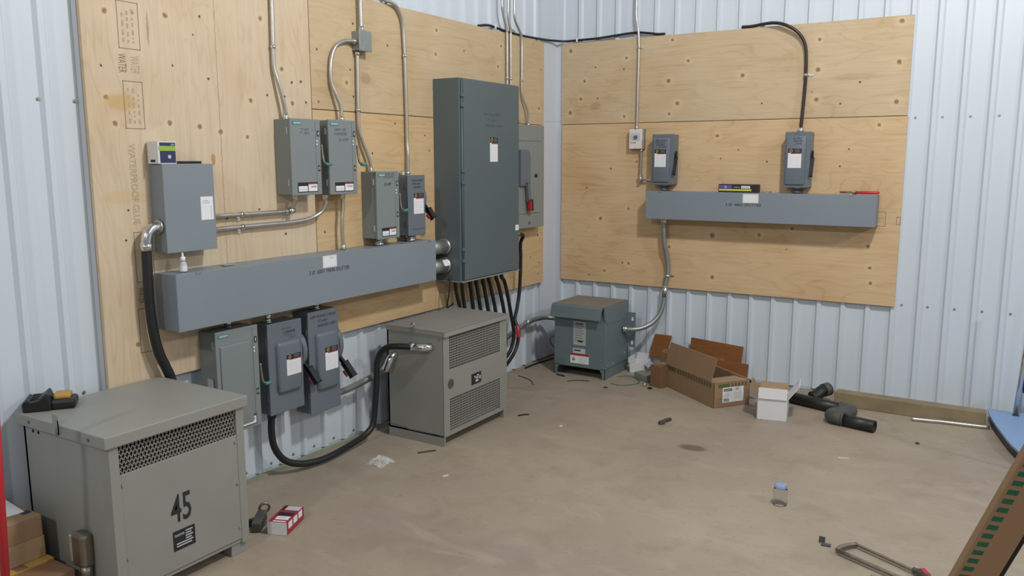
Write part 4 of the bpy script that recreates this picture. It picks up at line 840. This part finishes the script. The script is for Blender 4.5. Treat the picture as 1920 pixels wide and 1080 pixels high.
MB().obox((Lc / 2, Wc + .045, Hc - .03), (Lc / 2 - .004, 0, 0), (0, .0016, .0014), (0, .043, -.03)).build('back_flap', 'kraftl', t)
MB().obox((Lc - .075, Wc / 2, Hc - .008), (.075, 0, .006), (0, Wc / 2 - .008, 0), (0, 0, .002)).build('end_flap', 'kraftl', t)
MB().obox((.055, Wc / 2, Hc - .02), (.045, 0, -.02), (0, Wc / 2 - .01, 0), (0, 0, .002)).build('end_flap', 'kraft', t)
bx('printed_bar', (.015, -.0006, Hc - .038), (.10, .0002, Hc - .012), 'greenf', t, 0)
for i in range(13): bx('printed_dash', (.125 + i * .031, -.0006, Hc - .04), (.140 + i * .031, .0002, Hc - .012), 'greenf', t, 0)
bx('printed_bar', (Lc - .0002, .03, Hc - .036), (Lc + .0006, .115, Hc - .012), 'greenf', t, 0)
for i in range(5): bx('printed_dash', (Lc - .0002, .13 + i * .026, Hc - .036), (Lc + .0006, .144 + i * .026, Hc - .012), 'greenf', t, 0)
lb = bx('shipping_label', (Lc, .065, .03), (Lc + .0008, .225, .128), 'white', t, 0); mE = lambda u, v, d: (Lc + .0008 + d, u, v)
bar = bx('label_bar', (Lc + .0006, .073, .104), (Lc + .0014, .135, .12), 'ink', lb, 0); text('SIEMENS', .08, .128, .108, .116, 0, M['white'], lb, mapf=lambda u, v, d: (Lc + .0014 + d, u, v))
text('HF', .165, .185, .107, .12, 0, M['ink'], lb, mapf=mE)
b = MB()
for i in range(9): b.box((Lc + .0006, .075 + i * .0045, .036), (Lc + .0014, .0772 + i * .0045, .056))
b.build('bar_code', 'ink', lb); b = MB()
for i in range(4): b.box((Lc + .0006, .075, .066 + i * .009), (Lc + .0012, .118, .069 + i * .009)); b.box((Lc + .0006, .15, .05 + i * .012), (Lc + .0012, .205, .053 + i * .012))
b.build('small_print', 'offw', lb)
t = thing('cardboard_carton', 'small brown carton standing against the left end of the long carton', 'carton', (1.045, -.495, 0), math.radians(-20), True)
bx('box', (0, 0, 0), (.095, .17, .155), 'kraftd', t, .002); MB().obox((.05, .1, .157), (.045, 0, .004), (0, .06, 0), (0, 0, .0015)).build('top_flap', 'kraft', t)
t = thing('cardboard_carton', 'brown carton with a white side label tucked behind the small carton', 'carton', (1.04, -.30, 0), math.radians(-8), True)
bx('box', (0, 0, 0), (.12, .14, .205), 'kraftd', t, .002); bx('label', (.075, -.0008, .12), (.118, 0, .195), 'white', t, 0)
BOARD = ply_mat('stained_board_grain', '7d5029', '4a2b12', 0, 'h', [(.05, .04, .012), (-.1, .09, .01)])
def plank(c, hu, hv, th, label):
    o = MB().obox(c, hu, hv, th, .0015).build('board', BOARD); tag(o, label, 'board', 'offcut boards'); return o
o = plank((.945, -.06, .186), Vector((.066, 0, .0)), Vector((.010, .030, .083)), Vector((0, .006, -.002)), 'square dark offcut board leaning on the back wall beside the slate transformer')
o = plank((1.372, -.082, .185), Vector((.192, -.004, -.012)), Vector((0, .028, .082)), Vector((0, .006, -.002)), 'wide dark-stained board leaning behind the long carton')
o = plank((1.36, -.13, .095), Vector((.26, 0, -.008)), Vector((0, .02, .06)), Vector((0, .006, -.002)), 'low board poking out behind the right end of the long carton')
t = thing('open_carton', 'small white carton lying open beside the slate transformer', 'carton', (.775, -.235, 0), math.radians(5), True)
open_box(t, .115, .14, .075, 'wcard'); MB().obox((-.006, .07, .075), (.002, 0, 0), (0, .068, 0), (-.003, 0, .035)).build('flap', 'wcard', t); MB().obox((.06, .155, .09), (.055, 0, 0), (0, .0015, 0), (0, .018, .03)).build('flap', 'offw', t)
MB().obox((.128, .07, .062), (.014, 0, -.012), (0, .068, 0), (.0015, 0, .0015)).build('flap', 'offw', t)
o = MB().prism([(.87, -.37, 0), (.99, -.43, 0), (1.03, -.37, 0), (.90, -.29, 0)], (0, 0, .05), .006).build('cover_plate_box', 'sage'); tag(o, 'greyish green metal box on the floor in front of the small white carton', 'box')
t = thing('open_carton', 'open white carton with raised flaps at the right of the long brown carton', 'carton', (1.884, -.856, 0), math.atan2(.035, .175), True)
open_box(t, .178, .21, .138, 'wcard')
MB().obox((.089, -.002, .138 + .03), (.083, 0, 0), (0, .002, 0), (0, .006, .032)).build('front_flap', 'wcard', t); MB().obox((-.022, .105, .138 + .035), (.002, 0, 0), (0, .10, 0), (-.02, 0, .035)).build('side_flap', 'kraft', t)
MB().obox((.178 + .03, .105, .138 + .042), (.002, 0, 0), (0, .10, 0), (.03, 0, .042)).build('side_flap', 'wcard', t); MB().obox((.089, .21 + .01, .138 + .022), (.083, 0, 0), (0, .002, 0), (0, .008, .022)).build('back_flap', 'kraftl', t)
bx('inner_card', (.006, .006, .02), (.172, .20, .08), 'kraftd', t, .002); bx('folded_leaflet', (.03, .05, .08), (.12, .17, .1), 'white', t, .002)

# black drain pipe
t = thing('drain_pipe', 'black plastic drain pipe with an elbow lying on the floor by the timber', 'pipe', (2.25, -.5, 0))
def tubewall(b, a, c, r, wall):
    a, c = Vector(a), Vector(c); d = (c - a).normalized(); n = Vector((0, 0, 1)).cross(d).normalized(); u = d.cross(n); S_ = 22; R_ = []
    for (p, rr) in ((a, r), (c, r), (c, r - wall), (a, r - wall)): R_.append([b.bm.verts.new(p + (n * math.cos(2 * PI * k / S_) + u * math.sin(2 * PI * k / S_)) * rr) for k in range(S_)])
    for i in range(4):
        A, B = R_[i], R_[(i + 1) % 4]
        for k in range(S_): f = b.bm.faces.new((A[k], A[(k + 1) % S_], B[(k + 1) % S_], B[k])); f.smooth = i in (0, 2)
    return b
tubewall(MB(), (1.97, -.385, .036), (2.33, -.50, .036), .036, .005).build('long_pipe', 'abs', t)
tubewall(MB(), (2.31, -.70, .037), (2.535, -.75, .036), .0355, .005).build('short_pipe', 'abs', t)
MB().tube(smooth_path([(2.30, -.49, .042), (2.345, -.506, .042), (2.365, -.535, .042), (2.345, -.585, .042), (2.295, -.64, .042), (2.285, -.68, .042), (2.31, -.701, .042), (2.36, -.711, .042)], 5), .0415, 20).build('elbow', 'absg', t)
MB().tube([(2.35, -.709, .042), (2.362, -.7115, .042)], .0435, 20).build('rim', 'absg', t); MB().obox((2.43, -.742, .05), (.012, -.004, 0), (0, 0, .012), (0, -.001, 0)).build('sticker', 'offw', t)
t = thing('pipe_fitting', 'short black pipe fitting wedged at the left end of the timber', 'fitting', (2.14, -.29, 0))
MB().tube(smooth_path([(2.10, -.345, .042), (2.125, -.315, .055), (2.145, -.285, .075), (2.165, -.255, .082)], 4), .038, 16).build('elbow', 'abs', t); MB().tube([(2.155, -.272, .079), (2.18, -.235, .085)], .043, 16).build('rim', 'absg', t)
timber_m = mat('weathered_timber', '84775c', .7, 0, .22, 9, .2)
o = MB().obox((2.6525, -.265, .0445), (.4225, -.006, 0), (0, .0445, 0), (0, 0, .0445), .004).build('timber', timber_m); tag(o, 'squared weathered timber lying along the foot of the back wall', 'timber')
o = MB().tube(smooth_path([(2.69, -.395, .0115), (2.78, -.378, .0115), (2.86, -.362, .0115), (2.98, -.349, .0115), (3.10, -.333, .0115)], 4), .0115, 12).build('conduit_offcut', 'galv'); tag(o, 'short bright offcut of conduit in front of the timber', 'conduit')
o = MB().disc((3.035, -.318, 0), (0, 0, 1), .016, .012, 14).build('knockout_disc', 'galvd'); tag(o, 'small round steel disc on the floor between timber and conduit offcut', 'disc')
# overturned table, right edge
t = thing('overturned_table', 'overturned table at the right edge, blue underside and upright chrome leg', 'table', (3.7, -.7, 0))
out = smooth_path([(3.08, -.10, .05), (3.10, -.28, .05), (3.15, -.52, .05), (3.24, -.86, .05), (3.42, -1.22, .05), (3.75, -1.42, .05), (4.1, -1.38, .05), (4.4, -1.15, .05), (4.55, -.8, .05), (4.6, -.4, .05), (4.58, -.1, .05)], 4)
MB().prism(out, (0, 0, .012)).build('underside', 'blue', t); MB().prism([(p.x, p.y, .0) for p in [Vector((3.83 + (q.x - 3.83) * .985, -.7 + (q.y + .7) * .985, 0)) for q in out]], (0, 0, .05)).build('tabletop', 'blackp', t)
for (x, y, dx, dy) in ((3.225, -.175, .035, -.01), (4.4, -.22, .05, .02), (3.5, -1.1, -.02, -.06), (4.15, -1.15, .05, -.06)):
    lg = MB().tube([(x, y, .06), (x + dx, y + dy, .76)], .0165, 14).build('leg', 'chrome', t); MB().tube([(x + dx, y + dy, .75), (x + dx * 1.03, y + dy * 1.03, .78)], .02, 12).build('rubber_foot', 'blackp', lg)
    MB().box((x - .018, y - .018, .061), (x + .018, y + .018, .064)).build('leg_bracket', 'greyd', t)
    MB().obox((x + .055, y + .01, .25), (.03, 0, .01), (0, .008, 0), (0, 0, .04), .004).build('leg_latch', 'blackp', lg)

# leaning carton close to the camera
ax_ = Vector((.139, -.075, .419)).normalized(); wv = Vector((.112, .069, 0)); wv = (wv - ax_ * wv.dot(ax_)).normalized(); nv = ax_.cross(wv).normalized()
if nv.y < 0: nv = -nv
base = Vector((3.078, -3.360, .458)); base = base - ax_ * (base.z / ax_.z)
t = thing('long_carton', 'long slim brown carton leaning close to the camera, green dashes printed down one side', 'carton', (base.x + .06, base.y + .03, 0))
Lk, Wk, Tk = 1.18, .118, .022
g0 = base + ax_ * .03
c = g0 + ax_ * Lk / 2 + wv * Wk / 2 + nv * Tk / 2
MB().obox(c, wv * Wk / 2, ax_ * Lk / 2, nv * Tk / 2, .003).build('box', 'kraft', t)
MB().obox(g0 + ax_ * Lk / 2 + wv * (Wk + .008) + nv * Tk * .6, wv * .010, ax_ * Lk / 2, nv * Tk * .3).build('open_edge', 'dark', t)
for i in range(36):
    cc = g0 + ax_ * (.05 + i * .0295) + wv * .025 - nv * .0003; MB().obox(cc, wv * .0145, ax_ * .0075, nv * .0004).build('printed_dash', 'green', t)

# hacksaw and other bits in front
t = thing('hacksaw', 'worn hacksaw lying on the concrete beside the leaning carton', 'saw', (2.8, -2.44, 0))
MB().tube([(2.64, -2.425, .016), (2.70, -2.452, .016), (2.79, -2.493, .016), (2.90, -2.543, .016), (2.97, -2.575, .016)], .0085, 8).build('spine', 'steel', t)
MB().tube(smooth_path([(2.635, -2.423, .016), (2.645, -2.39, .018), (2.668, -2.352, .016), (2.69, -2.325, .014)], 4), .0095, 8).build('front_arm', 'steel', t)
MB().obox(((2.69 + 2.925) / 2, (-2.325 - 2.445) / 2, .014), Vector((.1175, -.06, 0)), Vector((.003, .006, 0)), Vector((0, 0, .0045)), .001).build('blade', 'steel', t)
MB().tube(smooth_path([(2.915, -2.44, .016), (2.945, -2.465, .02), (2.975, -2.51, .022), (2.985, -2.565, .02)], 5), [.012] * 4 + [.017] * 12, 12).build('handle', 'absg', t); MB().obox((2.955, -2.475, .036), (.012, -.02, 0), (.008, .005, 0), (0, 0, .003)).build('handle_inlay', 'redp', t)
MB().disc((2.69, -2.325, .004), (0, 0, 1), .006, .022, 8).build('blade_pin', 'galv', t)
MB().disc((2.925, -2.445, .004), (0, 0, 1), .007, .03, 8).build('blade_pin', 'chrome', t)
o = MB().obox((2.83, -2.60, .007), Vector((.045, -.05, 0)), Vector((.007, .006, 0)), Vector((0, 0, .006)), .002).build('steel_bar', 'galvd'); tag(o, 'short flat steel bar beside the hacksaw spine', 'bar')
t = thing('bent_bracket', 'small bent metal bracket on the floor left of the hacksaw', 'bracket', (2.573, -2.36, 0)); MB().obox((2.563, -2.352, .013), (.012, 0, 0), (0, .002, 0), (0, .002, .013)).build('upright', 'absg', t); MB().obox((2.583, -2.37, .003), (.018, .003, 0), (-.002, .011, 0), (0, 0, .003)).build('foot', 'absg', t)
t = thing('plastic_jar', 'clear plastic jar with a blue rim standing on the bare concrete', 'jar', (2.32, -2.055, 0))
def lathe(prof, c, m, name, t, seg=28):
    b = MB(); R_ = [[b.bm.verts.new((c[0] + r * math.cos(2 * PI * k / seg), c[1] + r * math.sin(2 * PI * k / seg), c[2] + z)) for k in range(seg)] for (r, z) in prof]
    for A, B in zip(R_, R_[1:]):
        for k in range(seg): f = b.bm.faces.new((A[k], A[(k + 1) % seg], B[(k + 1) % seg], B[k])); f.smooth = True
    b.bm.faces.new(list(reversed(R_[0]))); b.bm.faces.new(R_[-1]); return b.build(name, m, t)
lathe([(.026, 0), (.031, .006), (.033, .02), (.032, .045), (.033, .062), (.031, .074), (.024, .082), (.0225, .082), (.029, .073), (.0305, .062), (.0295, .045), (.0305, .02), (.028, .009), (.012, .006)], (2.32, -2.055, .0005), 'clear', 'jar', t)
lathe([(.027, .080), (.028, .084), (.028, .096), (.025, .100), (.008, .1005)], (2.32, -2.055, .0005), 'clearb', 'lid', t)
# crumpled film
bm = bmesh.new(); bmesh.ops.create_grid(bm, x_segments=14, y_segments=14, size=.055)
for v in bm.verts:
    d = math.hypot(v.co.x, v.co.y); v.co.z = .004 + max(0, .05 - d * .75) * random.uniform(.3, 1.2); v.co.x += random.uniform(-.006, .006); v.co.y += random.uniform(-.006, .006)
b = MB(); me = bpy.data.meshes.new('t'); bm.to_mesh(me); bm.free(); b.bm.from_mesh(me); bpy.data.meshes.remove(me); bmesh.ops.translate(b.bm, vec=(.415, -2.615, 0), verts=b.bm.verts[:])
bmesh.ops.solidify(b.bm, geom=b.bm.faces[:], thickness=.0008)
o = b.build('plastic_film', 'wrap'); o.location.z = .0005; tag(o, 'crumpled scrap of clear film on the floor left of the middle transformer', 'film')
# red and white box
ang = math.atan2(.033, .081); t = thing('staple_box', 'small red and white box on the floor beside the nearest transformer', 'carton', (.553, -3.50, 0), ang, True)
bx('box', (0, 0, 0), (.088, .172, .056), 'redp', t, .0015); bx('white_end', (-.0, -.0008, .001), (.087, .001, .0565), 'wcard', t, .0005)
for i in range(3): bx('side_label', (.0878, .015 + i * .05, .024), (.0888, .052 + i * .05, .052), 'white', t, 0)
tp = bx('top_label', (.02, .03, .0558), (.078, .062, .0568), 'white', t, 0); bx('top_label', (.02, .01, .0558), (.078, .018, .0566), 'white', t, 0); bx('black_panel', (.01, .07, .0558), (.08, .10, .0566), 'blackl', t, 0); bx('top_label', (.02, .125, .0558), (.085, .165, .0568), 'offw', t, 0); bx('black_panel', (.008, .12, .0558), (.02, .17, .0567), 'blackl', t, 0)
bx('label_print', (.03, .042, .0566), (.068, .05, .0573), 'offw', tp, 0)
t = thing('beam_clamp', 'dull grey pipe clamp lying against the foot of the nearest transformer', 'clamp', (.47, -3.46, 0))
MB().obox((.475, -3.475, .03), Vector((.03, -.045, -.008)), Vector((.016, .012, 0)), Vector((.003, -.003, .024)), .005).build('jaw', 'absg', t); MB().tube([(.43 + .018 * math.cos(q) * .6, -3.405 + .018 * math.cos(q), .055 + .02 * math.sin(q)) for q in [2 * PI * k / 16 for k in range(16)]], .006, 8, closed=True).build('ring', 'steel', t)
MB().tube([(.455, -3.44, .05), (.435, -3.412, .035)], .009, 8).build('shank', 'steel', t); MB().obox((.44, -3.475, .015), (.02, .012, 0), (-.006, .01, 0), (0, 0, .014), .003).build('screw_block', 'blackp', t); MB().tube([(.50, -3.51, .012), (.47, -3.44, .012)], .011, 8).build('threaded_rod', 'galvd', t)
# cartons at the lower left
t = thing('cardboard_carton', 'small carton with a paper sheet on top, uppermost of the left edge pile', 'carton', (.13, -4.33, .235))
bx('box', (-.0 + .02, -4.40, .235), (.262, -4.262, .315), 'kraft', t, .002); MB().obox((.10, -4.325, .3165), (.085, -.01, 0), (.01, .05, 0), (0, 0, .001)).build('paper_sheet', 'white', t); bx('dark_panel', (.185, -4.30, .3155), (.215, -4.27, .317), 'navy', t, 0); bx('handle_print', (.12, -4.4008, .258), (.17, -4.40, .268), 'ink', t, 0)
MB().obox((.09, -4.335, .3178), (.012, .004, 0), (-.002, .024, 0), (0, 0, .0006)).build('paper_print', 'offw', t)
t = thing('cardboard_carton', 'flat brown carton in the middle of the pile at the left edge', 'carton', (.13, -4.33, .1575)); bx('box', (.02, -4.43, .1575), (.262, -4.258, .235), 'kraftl', t, .002); bx('tape', (.13, -4.4308, .1575), (.16, -4.43, .235), 'kraftd', t, 0)
t = thing('cardboard_carton', 'yellowish carton at the bottom of the pile at the left edge', 'carton', (.2, -4.36, 0)); bx('box', (.022, -4.47, 0), (.30, -4.25, .157), 'yelcard', t, .003); bx('tape', (.022, -4.38, .1568), (.30, -4.34, .1576), 'kraftd', t, 0)
t = thing('cardboard_carton', 'dark brown carton on the floor in front of the pile at the left edge', 'carton', (.4, -4.32, 0)); bx('box', (.302, -4.47, 0), (.43, -4.252, .15), 'kraftd', t, .003); MB().obox((.366, -4.485, .155), (.06, 0, 0), (0, .012, .006), (0, -.0005, .001)).build('flap', 'kraft', t)
t = thing('red_pole', 'red painted pole standing at the very left edge', 'pole', (.492, -4.515, 0)); MB().tube([(.492, -4.515, .0), (.566, -4.515, 1.05)], .013, 12).build('pole', 'red', t); MB().tube([(.492, -4.515, 0), (.494, -4.515, .03)], .016, 12).build('end_cap', 'blackp', t)

# wires and scraps
def wire(label, pts, r, m, closed=False): o = MB().tube(smooth_path(pts, 6, closed), r, 6, closed=closed).build('wire_scrap', m); o.location.z = max(o.location.z, .0); return tag(o, label, 'wire', 'wire scraps')
wire('green wire coiled on the floor right of the slate transformer', [(.75, -.40, .003), (.80, -.36, .008), (.88, -.37, .010), (.95, -.46, .006), (.93, -.54, .004), (.86, -.60, .004), (.79, -.59, .003)], .003, 'gwire')
wire('dark bent wire on the floor just right of the middle transformer', [(.12, -.75, .003), (.20, -.78, .003), (.28, -.83, .003), (.335, -.905, .003)], .003, 'brownc')
wire('dark curved wire on the floor in front of the slate transformer', [(.50, -.70, .003), (.55, -.64, .003), (.63, -.615, .003)], .003, 'brownc')
wire('thick black wire end under the front of the slate transformer', [(.345, -.575, .005), (.38, -.585, .005), (.42, -.592, .005)], .005, 'cable')
wire('pale wire loop rising left of the slate transformer', [(.29, -.22, .12), (.18, -.16, .075), (.10, -.17, .10), (.08, -.2, .16), (.12, -.22, .20), (.2, -.24, .21), (.29, -.25, .208)], .004, 'greyd')
wire('black cord along the foot of the wall into the corner', [(.06, -.55, .006), (.06, -.4, .006), (.08, -.25, .006), (.13, -.2, .02), (.2, -.2, .012), (.28, -.22, .006)], .006, 'cable')
def scrap(label, pts, ext, m, name='metal_scrap'): o = MB().prism(pts, ext).build(name, m); return tag(o, label, 'scrap', 'scraps on the floor')
scrap('small twisted brown scrap on the floor between long carton and camera', [(1.405, -1.25, 0), (1.425, -1.27, 0), (1.445, -1.25, 0), (1.437, -1.21, 0), (1.455, -1.16, 0), (1.435, -1.15, 0), (1.42, -1.2, 0)], (.004, 0, .018), 'absg')
scrap('dark screw lying in front of the middle transformer', [(.49, -2.40, .0), (.498, -2.405, 0), (.555, -2.325, 0), (.547, -2.32, 0)], (0, 0, .007), 'absg', 'loose_screw')
scrap('pale wooden splinter on the open concrete', [(2.435, -1.29, 0), (2.485, -1.275, 0), (2.485, -1.269, 0), (2.435, -1.284, 0)], (0, 0, .004), 'ivory')
scrap('tiny pale chip on the floor right of the middle transformer', [(.925, -1.61, 0), (.938, -1.615, 0), (.94, -1.59, 0), (.93, -1.59, 0)], (0, 0, .006), 'ivory')
scrap('tiny pale chip near the crumpled film', [(.80, -2.60, 0), (.81, -2.60, 0), (.82, -2.57, 0), (.81, -2.575, 0)], (0, 0, .005), 'ivory')
scrap('small dark pebble at the far right of the floor', [(2.757, -.835, 0), (2.77, -.84, 0), (2.778, -.825, 0), (2.765, -.815, 0)], (0, 0, .008), 'absg', 'pebble')
scrap('rusty hooked nail by the right foot of the middle transformer', [(.06 + .55, -1.56, 0), (.62, -1.565, 0), (.645, -1.52, 0), (.66, -1.515, 0), (.66, -1.505, 0), (.638, -1.51, 0)], (0, 0, .006), 'brownc', 'bent_nail')
scrap('small dark washer on the floor near the green wire', [(.80 + .014 * math.cos(q), -.70 + .014 * math.sin(q), 0) for q in [k * PI / 4 for k in range(8)]], (0, 0, .003), 'brownc', 'washer')
o = MB().ball((1.02, -.53, .014), .014, 12, (1, 1, 1)).disc((1.02, -.53, .001), (0, 0, 1), .01, .012, 10).build('conduit_connector', 'chrome'); tag(o, 'bright metal connector on the floor before the small brown carton', 'fitting')
o = MB().prism([(1.06, -.58, 0), (1.08, -.585, 0), (1.09, -.565, 0), (1.07, -.555, 0)], (0, 0, .012), .002).build('locknut', 'brownc'); tag(o, 'little rusty nut on the floor before the small brown carton', 'fitting')
